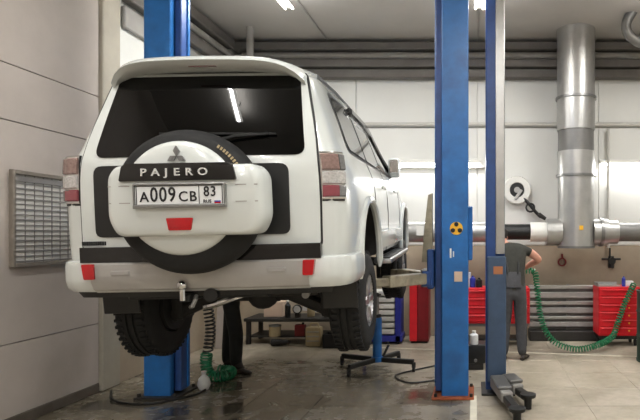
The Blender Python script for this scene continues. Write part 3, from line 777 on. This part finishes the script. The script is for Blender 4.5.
st = obj('hazard_sticker', MB().cyl((-.125, -.1725, 1.78), (-.125, -.1765, 1.78), .068, n=32), M_YELLOW, rl)
# three dark lobes on the sticker
tri = MB()
for a in (90, 210, 330):
    u = Vector((math.cos(math.radians(a)), math.sin(math.radians(a)))); v = Vector((-u.y, u.x))
    tri.prism([tuple(Vector((-.125, 1.78))+u*.058+v*.020), tuple(Vector((-.125, 1.78))+u*.012), tuple(Vector((-.125, 1.78))+u*.058-v*.020)], -.180, -.176)
    tri.ball((-.125+u.x*.043, -.178, 1.78+u.y*.043), .024, (1, .12, 1), 12)
obj('sticker_symbol', tri, M_INK, st)
obj('notice_sticker', MB().box((-.105, -.1735, 1.275), (.085, .004, .105)), M_BEIGE, rl)
obj('serial_sticker', MB().box((-.185, -.1735, 1.52), (.018, .004, .10)).box((-.155, -.1735, 1.51), (.012, .004, .06)), M_PLATE, rl)
obj('lock_box', MB().box((.02, .05, 1.73), (.05, .20, .58), bev=.01), M_BLUE, rl)
lift_post(-3.465, 1, 'blue hoist post beside left wall behind the car', (1.468, 1.530), M_DSTEEL)

# post of the next hoist with lowered carriage and folded arms
r = empty('lift_post', (.23, 6.15, 0), 'blue hoist post with pale strip and lowered carriage of next bay', 'car lift')
H = 4.45
c2 = MB().box((-.09, .10, H/2), (.02, .26, H), bev=.004).box((-.045, -.02, H/2), (.10, .03, H), bev=.005).box((.02, .22, H/2), (.20, .03, H), bev=.005)
obj('column', c2, M_DBLUE, r)
obj('cable_cover', MB().box((.055, .02, H/2+.74), (.105, .05, H-1.52), bev=.008), M_GALV, r)
obj('cover_stripe', MB().box((.0, .0, H/2+.74), (.012, .05, H-1.52)), M_DSTEEL, r)
obj('carriage', MB().box((.015, -.03, .80), (.205, .16, 1.36), bev=.012), M_SLATE, r)
obj('notice_sticker', MB().box((.03, -.112, 1.33), (.10, .004, .085)), M_ORANGE, r)
obj('base_plate', MB().box((.03, .05, .012), (.36, .5, .024), bev=.005), M_DSTEEL, r)
for k, (p0, p1) in enumerate((((.0, -.10), (.16, -1.06)), ((.12, -.06), (.30, -.62)))):
    p0 = Vector((*p0, .13)); p1 = Vector((*p1, .10)); d = p1-p0; a = math.atan2(d.y, d.x)
    ar = obj('arm', MB().box(p0.lerp(p1, .3), (d.length*.6, .115, .10), (0, 0, a), bev=.01), M_GREY, r)
    obj('arm_extension', MB().box(p0.lerp(p1, .76), (d.length*.5, .08, .07), (0, 0, a), bev=.008), M_DSTEEL, ar)
    obj('lift_pad', MB().lathe([(0, -.095), (.035, -.095), (.04, .02), (.075, .02), (.08, .05), (.06, .055), (0, .05)], Matrix.Translation(p1+Vector((.0, -.03, 0))), n=24), M_BLACK, ar)
    obj('foot_guard', MB().box(p0.lerp(p1, .30)+Vector((.0, 0, .075)), (d.length*.42, .15, .035), (0, .05, a), bev=.01), M_GALVD, ar)

# ------------------------------------------------------------------ jack stand under the car
JX, JY = -1.235, 7.15
r = empty('pit_jack', (JX, JY, 0), 'blue telescopic jack stand on black castor legs under the car', 'jack')
obj('cylinder', MB().cyl((0, 0, .13), (0, 0, .66), .058, n=24).cyl((0, 0, .10), (0, 0, .16), .075, n=24), M_BLUE, r)
obj('piston', MB().cyl((0, 0, .66), (0, 0, .94), .022, n=16), M_STEEL, r)
obj('saddle', MB().cyl((0, 0, .66), (0, 0, .70), .045, n=16).ball((0, 0, .945), .03, n=10).cyl((0, 0, .94), (0, 0, .96), .05, n=16), M_DSTEEL, r)
for ex, ey in ((-.50, .22), (-.27, -.42), (.48, -.14), (.22, .40)):
    d = Vector((ex, ey, 0)); a = math.atan2(ey, ex)
    lg = obj('leg', MB().box((ex*.5, ey*.5, .125), (d.length, .055, .06), (0, 0, a), bev=.008), M_BLACK, r)
    obj('castor_fork', MB().box((ex, ey, .085), (.05, .03, .07), bev=.006), M_DSTEEL, lg)
    obj('castor_wheel', MB().cyl((ex-.016, ey, .042), (ex+.016, ey, .042), .042, n=18), M_RUBBER, lg)
obj('pump_pedal', MB().tube([(.07, .02, .16), (.14, .04, .30), (.12, .05, .34)], .016, 6), M_DSTEEL, r)
#PART3
# ------------------------------------------------------------------ people
def person(name, loc, label, J, bones, hands, mats, rotz=0):
    """J: joint -> ((x,y,z), radius); bones: list of (a, b, material key); hands: list of (wrist joint, direction)."""
    names = list(J); idx = {n: i for i, n in enumerate(names)}
    V = [Vector(J[n][0]) for n in names]; Rr = [J[n][1] for n in names]; E = [(idx[a], idx[b]) for a, b, _ in bones]
    K = [(Vector(J[a][0]), Vector(J[b][0]), k) for a, b, k in bones]
    for wj, dr, up in hands:
        w0 = Vector(J[wj][0]); d = Vector(dr).normalized(); u = Vector(up).normalized(); sd = d.cross(u).normalized()
        pm = w0+d*.06; ip = len(V); V.append(pm); Rr.append((.034, .020)); E.append((idx[wj], ip)); K.append((w0, pm, 'skin'))
        for f, (o, ln) in enumerate(((.030, .075), (.010, .085), (-.010, .080), (-.030, .062))):
            b0 = pm+d*.035+sd*o; b1 = b0+d*ln*.5-u*.006; b2 = b1+d*ln*.38-u*.022
            i0 = len(V); V += [b0, b1, b2]; Rr += [(.010, .010), (.009, .009), (.007, .007)]; E += [(ip, i0), (i0, i0+1), (i0+1, i0+2)]
            K += [(b0, b2, 'skin')]
        t0 = pm-d*.02+sd*.038; t1 = t0+d*.035+sd*.02-u*.01; i0 = len(V); V += [t0, t1]; Rr += [(.012, .012), (.009, .009)]; E += [(ip, i0), (i0, i0+1)]; K += [(t0, t1, 'skin')]
    me = bpy.data.meshes.new(name); me.from_pydata(V, E, [])
    o = bpy.data.objects.new(name, me); COL.objects.link(o)
    sk = o.modifiers.new('skin', 'SKIN'); sk.use_smooth_shade = True; ss = o.modifiers.new('sub', 'SUBSURF'); ss.levels = 2; ss.render_levels = 2
    layer = me.skin_vertices[0].data if me.skin_vertices else None
    if layer is None:
        bpy.context.view_layer.update(); layer = me.skin_vertices[0].data
    for i, rr_ in enumerate(Rr):
        layer[i].radius = rr_ if isinstance(rr_, tuple) else (rr_, rr_); layer[i].use_root = (i == 0)
    bpy.context.view_layer.update()
    m2 = bpy.data.meshes.new_from_object(o.evaluated_get(bpy.context.evaluated_depsgraph_get()))
    bpy.data.objects.remove(o); m2.name = name
    keys = list(mats); m2.materials.clear()
    for k in keys: m2.materials.append(mats[k])
    for p in m2.polygons:
        c = p.center; best = None
        for a, b, k in K:
            ab = b-a; t = max(0, min(1, (c-a).dot(ab)/max(1e-9, ab.length_squared))); dd = (c-(a+ab*t)).length
            if best is None or dd < best[0]: best = (dd, k)
        p.material_index = keys.index(best[1])
    m2.shade_smooth()
    o = link(name, m2, None, None, loc, (0, 0, rotz)); return tag(o, label, 'person')
def shoe(par, x, y, yaw):
    rings = []
    for t, wd, h in ((0, .030, .05), (.03, .038, .075), (.10, .040, .085), (.17, .046, .062), (.24, .044, .045), (.275, .022, .03)):
        rings.append([((math.cos(a)*wd), -.07+t, max(0.0, h*.5+math.sin(a)*h*.5)) for a in [2*PI*k/12 for k in range(12)]])
    return obj('shoe', MB().loft(rings), M_SHOE, par, (x, y, 0), (0, 0, yaw), 50)
def head_parts(par, hc, fwd, cap_m):
    """ears, nose, eyes, mouth and hair on the head; hc = head centre, fwd = looking direction."""
    f = Vector(fwd).normalized(); sd = f.cross(Vector((0, 0, 1))).normalized(); up = sd.cross(f)
    B = Matrix((sd, f, up)).transposed().to_4x4(); T = Matrix.Translation(hc) @ B
    obj('hair', MB().ball((0, -.014, .030), .102, (.86, 1.02, .98), 16), cap_m, par, M=T)
    for s in (-1, 1):
        obj('ear', MB().ball((s*.078, .0, -.02), .024, (.4, .8, 1.2), 10), M_SKIN, par, M=T)
        obj('eye', MB().ball((s*.031, .086, -.012), .011, n=8), M_INK, par, M=T)
    obj('nose', MB().lathe([(0, .02), (.010, .01), (.016, -.02), (0, -.026)], Matrix.Translation((0, .096, -.030)), n=8), M_SKIN, par, M=T)
    obj('mouth', MB().ball((0, .078, -.066), .02, (1.1, .5, .25), 8), M_DRED, par, M=T)
# worker stooping at the bench; seen from behind, right elbow out
J = {'pelvis': ((.02, 0, .97), (.145, .115)), 'waist': ((.015, .05, 1.12), (.165, .125)), 'chest': ((.0, .12, 1.36), (.185, .135)), 'neckb': ((-.05, .21, 1.55), (.10, .085)), 'neck': ((-.105, .29, 1.585), .052),
     'head': ((-.125, .35, 1.665), (.070, .080)), 'crown': ((-.13, .38, 1.73), (.062, .072)),
     'lhip': ((-.075, 0, .90), .112), 'lknee': ((-.10, .03, .50), .086), 'lankle': ((-.12, -.02, .10), .066), 'lfoot': ((-.12, .06, .05), .036),
     'rhip': ((.10, 0, .90), .112), 'rknee': ((.12, .03, .50), .088), 'rankle': ((.13, -.03, .10), .068), 'rfoot': ((.15, .05, .05), .036),
     'lsh': ((-.20, .18, 1.47), .068), 'lelb': ((-.30, .36, 1.22), .046), 'lwr': ((-.18, .58, 1.16), .030),
     'rsh': ((.17, .15, 1.51), .078), 'rup': ((.26, .16, 1.47), .068), 'relb': ((.40, .20, 1.36), .055), 'rfore': ((.31, .34, 1.31), .050), 'rwr': ((.20, .50, 1.22), .030)}
BN = [('pelvis', 'waist', 'shirt'), ('waist', 'chest', 'shirt'), ('chest', 'neckb', 'shirt'), ('neckb', 'neck', 'skin'), ('neck', 'head', 'skin'), ('head', 'crown', 'skin'),
      ('pelvis', 'lhip', 'tro'), ('lhip', 'lknee', 'tro'), ('lknee', 'lankle', 'tro'), ('lankle', 'lfoot', 'shoe'), ('pelvis', 'rhip', 'tro'), ('rhip', 'rknee', 'tro'), ('rknee', 'rankle', 'tro'), ('rankle', 'rfoot', 'shoe'),
      ('chest', 'lsh', 'shirt'), ('lsh', 'lelb', 'shirt'), ('lelb', 'lwr', 'skin'), ('chest', 'rsh', 'shirt'), ('rsh', 'rup', 'shirt'), ('rup', 'relb', 'skin'), ('relb', 'rfore', 'skin'), ('rfore', 'rwr', 'skin')]
pw = person('person', (.53, 7.72, 0), 'worker in charcoal shirt and grey trousers bending over the bench, elbow bare', J, BN,
            [('lwr', (.3, .9, -.2), (0, .2, 1)), ('rwr', (-.4, .9, -.2), (0, .2, 1))], {'tro': M_TROUS, 'shirt': M_SHIRT, 'skin': M_SKIN, 'shoe': M_SHOE})
head_parts(pw, Vector((-.128, .36, 1.69)), (-.1, .9, -.45), M_HAIR)
shoe(pw, -.12, -.02, .1); shoe(pw, .15, -.03, -.35)
obj('overall_bib', MB().box((.01, -.075, 1.10), (.20, .03, .22), (-.25, 0, 0), bev=.012, seg=2), M_TROUS, pw)
for s in (-1, 1): obj('strap', MB().tube([(s*.07, -.075, 1.18), (s*.08, -.005, 1.33), (s*.07, .075, 1.46), (s*.06+-.02, .15, 1.56)], .014, 6), M_INK, pw)
# mechanic standing beside the car: only the legs show below the bumper
J = {'pelvis': ((0, 0, .95), (.15, .12)), 'waist': ((0, 0, 1.12), (.135, .105)), 'chest': ((.02, 0, 1.34), (.155, .115)), 'neckb': ((.03, 0, 1.51), (.08, .07)), 'neck': ((.04, 0, 1.57), .052),
     'head': ((.06, 0, 1.65), (.072, .080)), 'crown': ((.065, 0, 1.72), (.064, .074)),
     'lhip': ((-.02, .09, .88), .105), 'lknee': ((-.06, .10, .48), .088), 'lankle': ((-.10, .11, .10), .074), 'lfoot': ((.0, .11, .05), .036),
     'rhip': ((.03, -.09, .88), .105), 'rknee': ((.11, -.10, .48), .090), 'rankle': ((.11, -.11, .10), .076), 'rfoot': ((.20, -.11, .05), .036),
     'lsh': ((.01, .17, 1.46), .066), 'lelb': ((.06, .22, 1.20), .046), 'lwr': ((.12, .12, 1.38), .030), 'rsh': ((.01, -.17, 1.46), .066), 'relb': ((.06, -.22, 1.20), .046), 'rwr': ((.12, -.12, 1.38), .030)}
BN = [('pelvis', 'waist', 'shirt'), ('waist', 'chest', 'shirt'), ('chest', 'neckb', 'shirt'), ('neckb', 'neck', 'skin'), ('neck', 'head', 'skin'), ('head', 'crown', 'skin')]
for q in 'lr': BN += [('pelvis', q+'hip', 'tro'), (q+'hip', q+'knee', 'tro'), (q+'knee', q+'ankle', 'tro'), (q+'ankle', q+'foot', 'shoe'), ('chest', q+'sh', 'shirt'), (q+'sh', q+'elb', 'shirt'), (q+'elb', q+'wr', 'skin')]
pm_ = person('person', (-3.06, 7.05, 0), 'person in black trousers and dark shoes standing beside the raised car', J, BN,
             [('lwr', (.3, -.05, 1), (-1, 0, 0)), ('rwr', (.3, .05, 1), (-1, 0, 0))], {'tro': M_BTROUS, 'shirt': M_SHIRT, 'skin': M_SKIN, 'shoe': M_SHOE})
head_parts(pm_, Vector((.062, 0, 1.67)), (1, 0, .35), M_HAIR)
shoe(pm_, -.09, .11, -PI/2+.1); shoe(pm_, .12, -.11, -PI/2-.25)

# ------------------------------------------------------------------ cabinets, racks and benches along the back wall
def cabinet(name, x0, x1, y0, d, z0, z1, label, nd, m, group=None, knob=M_YELLOW, feet=True):
    W_, H_ = x1-x0, z1-z0
    r = empty(name, ((x0+x1)/2, y0+d/2, 0), label, 'cabinet', group)
    obj('body', MB().box((0, 0, z0+H_/2), (W_, d, H_), bev=.01), m, r)
    hh = (H_-.05)/nd
    for k in range(nd):
        zz = z0+.025+hh*(k+.5)
        dr = obj('drawer', MB().box((0, -d/2-.010, zz), (W_-.03, .02, hh-.016), bev=.005), m, r)
        obj('handle', MB().box((0, -d/2-.028, zz+hh*.30), (W_-.10, .018, .014), bev=.004), m, dr)
        obj('lock', MB().cyl((W_*.22, -d/2-.018, zz), (W_*.22, -d/2-.032, zz), .013, n=10), knob, dr)
    obj('plinth', MB().box((0, .02, z0-.03), (W_-.06, d-.08, .06)), M_BLACK, r) if feet else None
    for sx in (-1, 1) if feet else ():
        for sy in (-1, 1):
            cx, cy = sx*(W_/2-.06), sy*(d/2-.07); obj('castor', MB().cyl((cx-.015, cy, (z0-.06)/2), (cx+.015, cy, (z0-.06)/2), (z0-.06)/2, n=14), M_RUBBER, r)
    return r
cabinet('tool_cabinet', 1.92, 2.56, 8.62, .42, .16, .915, 'red six-drawer tool cabinet on castors beside the grey rack', 6, M_REDP)
tp = MB().box((0, 0, .006), (.36, .26, .012)); thing('tool_tray', tp.box((0, .12, .03), (.36, .012, .05)).box((-.17, 0, .03), (.012, .26, .05)), M_GALV, (2.10, 8.83, .915), 'grey open tray on top of red six-drawer tool cabinet', 'tray')
thing('paper_box', MB().box((0, 0, .04), (.14, .10, .08), bev=.006), M_PLATE, (2.43, 8.82, .915), 'small white box on top of red six-drawer tool cabinet', 'box')
thing('spray_can', MB().lathe([(0, 0), (.03, 0), (.03, .12), (.012, .145), (.012, .16), (0, .16)], n=14), M_BLUE2, (2.33, 8.72, .915), 'small blue spray can on the red six-drawer cabinet', 'can')
cabinet('tool_cabinet', -.22, .86, 8.62, .42, .35, .90, 'wide red tool chest behind the worker and blue posts', 4, M_REDP, knob=M_STEEL, feet=False)
# the black stand under the wide chest
r = empty('chest_stand', (.32, 8.83, 0), 'black metal stand under the wide red tool chest', 'stand')
obj('shelf', MB().box((0, 0, .10), (1.0, .36, .03)), M_BLACK, r)
obj('mesh_shelf', MB().box((0, 0, .325), (1.04, .38, .04)), M_GALVD, r)
for sx in (-1, 1):
    for sy in (-1, 1): obj('leg', MB().box((sx*.48, sy*.16, .155), (.04, .04, .31)), M_BLACK, r)
for x, y, rad, h, m_, lab, nm in ((-.12, 8.72, .05, .24, M_PLATE, 'white plastic bottle standing on the wide red tool chest', 'bottle'), (-.02, 8.76, .045, .18, M_BLUE2, 'blue tin standing on the wide red tool chest', 'tin'), (.08, 8.74, .05, .15, M_BLACK, 'black tin standing on the wide red tool chest', 'tin')):
    thing(nm, MB().lathe([(0, 0), (rad, 0), (rad, h*.75), (rad*.4, h*.88), (rad*.4, h), (0, h)], n=18), m_, (x, y, .90), lab, nm)
# tall red cabinet seen past the lift arm
r = empty('locker', (-.87, 9.08, 0), 'narrow red steel locker with dark red side behind hoist arm', 'locker')
obj('body', MB().box((.0, 0, .48), (.30, .44, .90), bev=.01), M_DREDP, r)
obj('door', MB().box((-.09, -.232, .48), (.12, .02, .88), bev=.005), M_REDP, r)
obj('door', MB().box((.06, -.228, .48), (.17, .012, .86), bev=.005), M_DREDP, r)
obj('plinth', MB().box((0, .02, .015), (.26, .38, .03)), M_BLACK, r)
# blue-framed trolley with pale drawers
r = empty('drawer_trolley', (-1.43, 8.98, 0), 'blue framed trolley with white shallow drawers behind the jack', 'trolley')
obj('frame', MB().box((.235, 0, .46), (.09, .42, .84), bev=.008).box((-.29, 0, .46), (.05, .42, .84), bev=.008).box((0, 0, .09), (.6, .42, .10), bev=.008), M_BLUE2, r)
for k in range(7): obj('drawer', MB().box((-.04, -.02, .20+k*.10), (.44, .40, .072), bev=.008), M_WHITE if k > 2 else M_PIPE, r)
for sx in (-1, 1):
    for sy in (-1, 1): obj('castor', MB().cyl((sx*.24-.015, sy*.15, .03), (sx*.24+.015, sy*.15, .03), .03, n=12), M_RUBBER, r)
# grey rail rack on the right of the worker
r = empty('steel_rack', (1.55, 9.25, 0), 'grey steel rack of horizontal bars between worker and red cabinet', 'rack')
for k, (z, h) in enumerate(((.86, .06), (.73, .10), (.60, .06), (.48, .09), (.36, .05), (.25, .08))): obj('rail', MB().box((0, -.04, z), (1.3, .05, h), bev=.008), M_GREY if k % 2 else M_GALV, r)
for x in (-.6, .0, .6): obj('upright', MB().box((x, 0, .45), (.05, .04, .90), bev=.004), M_GALVD, r)
obj('base', MB().box((0, -.04, .08), (1.3, .30, .16), bev=.01), M_DSTEEL, r)
obj('back_sheet', MB().box((0, .03, .5), (1.28, .012, .74)), M_GALVD, r)
r = empty('steel_rack', (3.6, 9.25, 0), 'grey steel rack of horizontal bars beyond the red six-drawer cabinet', 'rack')
for k, (z, h) in enumerate(((.86, .06), (.73, .10), (.60, .06), (.48, .09), (.36, .05), (.25, .08))): obj('rail', MB().box((0, -.04, z), (1.5, .05, h), bev=.008), M_GREY if k % 2 else M_GALV, r)
for x in (-.7, .0, .7): obj('upright', MB().box((x, 0, .45), (.05, .04, .90), bev=.004), M_GALVD, r)
obj('base', MB().box((0, -.04, .08), (1.5, .30, .16), bev=.01), M_DSTEEL, r)

# low bench with clutter seen under the car
r = empty('workbench', (-2.75, 9.05, 0), 'low dark workbench with clutter seen under the car', 'workbench')
obj('worktop', MB().box((0, 0, .385), (1.7, .62, .05), bev=.008), M_DSTEEL, r)
for sx in (-1, 1):
    for sy in (-1, 1): obj('leg', MB().box((sx*.79, sy*.25, .18), (.06, .06, .36)), M_DSTEEL, r)
obj('lower_shelf', MB().box((0, 0, .12), (1.56, .5, .03)), M_DSTEEL, r)
def bottle(x, y, z, rad, h, m_, lab, nm, cap_m=M_BLACK, neck=.4):
    r = empty(nm, (x, y, z), lab, nm.split('_')[-1])
    obj('body', MB().lathe([(0, 0), (rad*.95, 0), (rad, .01), (rad, h*.70), (rad*neck, h*.84), (rad*neck, h*.9), (0, h*.9)], n=20), m_, r)
    obj('cap', MB().cyl((0, 0, h*.89), (0, 0, h), rad*neck*1.15, n=12), cap_m, r)
TZ = .41
bottle(-2.96, 8.90, TZ, .045, .27, M_BLACK, 'black oil bottle with white cap on the low workbench', 'oil_bottle', M_WHITE)
bottle(-2.62, 9.0, TZ, .06, .24, M_CREAM, 'cream oil bottle on the low workbench', 'oil_bottle')
r = empty('round_gauge', (-2.80, 8.90, TZ), 'black dial gauge on stand on the low workbench', 'gauge')
obj('dial', MB().lathe([(0, 0), (.07, 0), (.075, .03), (.06, .04), (0, .035)], Matrix.Translation((0, 0, .13)) @ FY_, n=24), M_BLACK, r); obj('dial_face', MB().cyl((0, -.036, .13), (0, -.042, .13), .055, n=24), M_PLATE, r)
obj('stand', MB().box((0, 0, .03), (.08, .06, .06), bev=.005), M_DSTEEL, r)
thing('paper_sheet', MB().box((0, 0, .15), (.50, .012, .30), (-.18, .12, 0)), M_PAPER, (-2.55, 9.22, TZ+.035), 'large grey sheet leaning behind bottles on low workbench', 'sheet')
thing('cardboard_box', MB().box((0, 0, .12), (.30, .26, .24), bev=.006), M_BEIGE, (-3.2, 9.05, TZ), 'beige cardboard box on the low workbench', 'box')
r = empty('canister', (-2.47, 8.66, 0), 'cream ribbed canister on the floor before the workbench', 'canister')
obj('body', MB().box((0, 0, .15), (.24, .16, .30), bev=.03, seg=2), M_CREAM, r)
for z in (.09, .16, .23): obj('rib', MB().box((0, -.082, z), (.19, .012, .022), bev=.004), M_COLUMN, r)
obj('handle', MB().tube([(-.07, 0, .30), (-.05, 0, .35), (.05, 0, .35), (.07, 0, .30)], .014, 6), M_CREAM, r)
r = empty('drill', (-3.0, 8.64, 0), 'dark power tool lying on the floor before the workbench', 'tool')
obj('body', MB().cyl((-.12, 0, .06), (.14, 0, .06), .055, .035, 14), M_DSTEEL, r); obj('handle', MB().box((-.08, .03, .05), (.05, .16, .06), bev=.012), M_BLACK, r)
for k, (x, w_, a, m_) in enumerate(((-3.98, .09, 0, M_DADO), (-3.84, .13, .0, M_LWALL), (-3.68, .13, .0, M_PAPER))):
    thing('plank', MB().box((0, 0, .62), (w_, .025, 1.24), (-.10, a, 0), bev=.003), m_, (x, 8.52, 0), ('narrow tan plank leaning upright in the corner beside left wall', 'wide pinkish plank leaning upright between narrow plank and pale board', 'pale board leaning upright next to wide plank')[k], 'plank')

# trolley, bottle and hose pile between the two right posts
r = empty('oil_trolley', (.02, 7.25, 0), 'black wheeled oil trolley between the two right-hand hoist posts', 'trolley')
obj('tank', MB().box((0, 0, .20), (.26, .34, .24), bev=.03, seg=2), M_BLACK, r)
obj('drain_tap', MB().cyl((0, -.17, .13), (0, -.21, .13), .02, n=10), M_STEEL, r)
for s in (-1, 1): obj('wheel', MB().cyl((s*.15-.015, .12, .07), (s*.15+.015, .12, .07), .07, n=18), M_RUBBER, r)
obj('foot', MB().box((0, -.12, .04), (.2, .04, .08)), M_DSTEEL, r)
bottle(.0, 7.15, .32, .055, .17, M_PLATE, 'small white bottle standing on the black oil trolley', 'bottle', M_WHITE)

# ------------------------------------------------------------------ hoses
def catmull(P_, n):
    P_ = [Vector(p) for p in P_]; Q = [P_[0]*2-P_[1]]+P_+[P_[-1]*2-P_[-2]]; out = []
    for i in range(1, len(Q)-2):
        for k in range(n):
            t = k/n; a, b, c, d = Q[i-1:i+3]
            out.append(.5*((2*b)+(c-a)*t+(2*a-5*b+4*c-d)*t*t+(3*b-a-3*c+d)*t**3))
    out.append(P_[-1]); return out
def coil(path, rad, pitch, r, n=5, per=10):
    path = catmull(path, 30); T, N = frames(path); L = [0]
    for a, b in zip(path, path[1:]): L.append(L[-1]+(b-a).length)
    out = []; steps = int(L[-1]/pitch*per); j = 0
    for k in range(steps+1):
        l = L[-1]*k/steps
        while j < len(L)-2 and L[j+1] < l: j += 1
        f = (l-L[j])/max(1e-9, L[j+1]-L[j]); p = path[j].lerp(path[j+1], f); Nn = N[j].lerp(N[j+1], f).normalized(); Bn = T[j].cross(Nn).normalized(); a = 2*PI*k/per
        out.append(p+(Nn*math.cos(a)+Bn*math.sin(a))*rad)
    return MB().tube(out, r, n)
thing('coiled_hose', coil([(.76, 8.30, 1.19), (.90, 8.30, 1.16), P(537, 286, 8.22), P(541, 318, 8.18), P(552, 340, 8.15), (1.45, 8.15, .058), P(595, 346, 8.2), P(612, 337, 8.42), P(617, 325, 8.52), P(624, 305, 8.52), P(631, 290, 8.53), P(634, 284, 8.60)], .040, .042, .010), M_GREEN, (0, 0, 0), 'green coiled air hose sagging to the floor beside red cabinet', 'hose')
thing('coiled_hose', coil([(-3.02, 6.42, 1.32), (-3.06, 6.44, .95), (-3.05, 6.48, .62), (-3.09, 6.50, .36)], .05, .045, .011), M_BLACK, (0, 0, 0), 'black coiled hose hanging beside the left hoist post', 'hose')
thing('coiled_hose', coil([(-3.10, 6.50, .34), (-3.12, 6.52, .20), (-3.05, 6.50, .075), (-2.90, 6.55, .07), (-2.92, 6.72, .075), (-3.08, 6.74, .09)], .058, .034, .012), M_GREEN, (0, 0, 0), 'green coiled hose piled on the floor beside left hoist post', 'hose')
r = empty('rag_bag', (-3.00, 6.22, 0), 'small white plastic bag on the floor by left post', 'bag')
obj('bag', MB().lathe([(0, 0), (.05, .0), (.07, .05), (.055, .12), (.02, .16), (.03, .20), (0, .195)], n=14), M_PLATE, r)
thing('floor_cable', MB().tube(catmull([(-.45, 6.55, .012), (-.75, 6.45, .012), (-.95, 6.75, .012), (-.8, 7.0, .012), (-.5, 7.3, .012)], 12), .010, 6), M_BLACK, (0, 0, 0), 'thin black cable lying on floor behind the right hoist post', 'cable')
thing('floor_cable', MB().tube(catmull([(-3.95, 6.1, .012), (-3.7, 5.75, .012), (-3.3, 5.62, .012), (-3.0, 5.9, .012), (-2.95, 6.15, .012)], 12), .012, 6), M_BLACK, (0, 0, 0), 'black cable looped on floor in front of left hoist post', 'cable')

r = empty('oil_drum', (2.50, 7.60, 0), 'dark green steel drum standing in front of the red six-drawer cabinet', 'drum')
obj('body', MB().lathe([(0, 0), (.285, 0), (.29, .03), (.28, .05), (.28, .33), (.292, .35), (.28, .37), (.28, .66), (.292, .68), (.28, .70), (.28, .93), (.29, .96), (.27, .965), (.265, .94), (0, .94)], n=40), mat('drum_green', (36, 58, 48), .45, .2, .15, 8), r)
obj('bung', MB().cyl((.14, 0, .94), (.14, 0, .965), .035, n=14), M_STEEL, r)
thing('parts_box', MB().box((0, 0, .11), (.16, .14, .22), bev=.005), mat('box_blue_white', (196, 200, 216), .6, 0, .4, 26), (-.13, 8.93, .90), 'mottled blue and white box on the wide red tool chest', 'box')

for k, x in enumerate((-2.46, .07, 2.7)):
    thing('ceiling_conduit', MB().cyl((0, -1.05, 0), (0, 1.05, 0), .014, n=8), M_TRAYL, (x, 8.45, CZ-.016), ('thin conduit on ceiling above the raised white car', 'thin conduit on ceiling above gap between the posts', 'thin conduit on ceiling above the red tool cabinets')[k], 'conduit')
thing('flexible_duct', MB().tube(catmull([P(646, -8, 8.3), P(632, 12, 8.3), P(626, 26, 8.32), P(632, 38, 8.35), P(650, 44, 8.4), P(700, 40, 8.5)], 10), .075, 14), M_GALVD, (0, 0, 0), 'grey flexible duct hanging in a curve under the ceiling', 'duct')

# raised lettering on the spare tyre, too worn to read
tyl = MB()
for k in range(9):
    a = math.radians(31+3.0*k)
    tyl.box((SX+.408*math.cos(a), -.03-.243, SZ+.408*math.sin(a)), (.012, .006, .020), (0, PI/2-a, 0))
tag(cpart('tyre_lettering', tyl, M_CREAM, spare), kind='stuff')
# more clutter on and below the low bench
r = empty('vice', (-2.33, 8.95, TZ), 'dark bench vice on the low workbench beside the rear wheel', 'vice')
obj('base', MB().cyl((0, 0, 0), (0, 0, .04), .07, n=16), M_DSTEEL, r)
obj('jaw', MB().box((0, -.03, .10), (.13, .06, .12), bev=.012), M_DSTEEL, r); obj('jaw', MB().box((0, .06, .10), (.13, .06, .12), bev=.012), M_DSTEEL, r)
obj('screw_handle', MB().cyl((-.07, -.09, .09), (.07, -.09, .09), .008, n=8).cyl((0, -.10, .09), (0, .03, .09), .014, n=8), M_STEEL, r)
r = empty('crate', (-2.12, 8.58, 0), 'black plastic crate on floor in front of low workbench', 'crate')
obj('crate_floor', MB().box((0, 0, .012), (.34, .24, .024)), M_BLACK, r)
for sx in (-1, 1):
    obj('side', MB().box((sx*.16, 0, .11), (.02, .24, .20), bev=.004), M_BLACK, r); obj('side', MB().box((0, sx*.11, .11), (.30, .02, .20), bev=.004), M_BLACK, r)
r = empty('jerrycan', (-2.72, 8.78, .135), 'red jerrycan on the shelf below the low workbench', 'jerrycan')
obj('body', MB().box((0, 0, .09), (.16, .12, .18), bev=.02, seg=2), M_DREDP, r); obj('cap', MB().cyl((.04, 0, .18), (.04, 0, .21), .02, n=12), M_BLACK, r)
r = empty('grease_tin', (-3.12, 8.78, .135), 'tan grease tin on the shelf below the low workbench', 'tin')
obj('body', MB().lathe([(0, 0), (.09, 0), (.09, .15), (0, .15)], n=22), M_CREAM, r); obj('lid', MB().lathe([(0, .15), (.094, .15), (.094, .17), (0, .17)], n=22), M_STEEL, r)
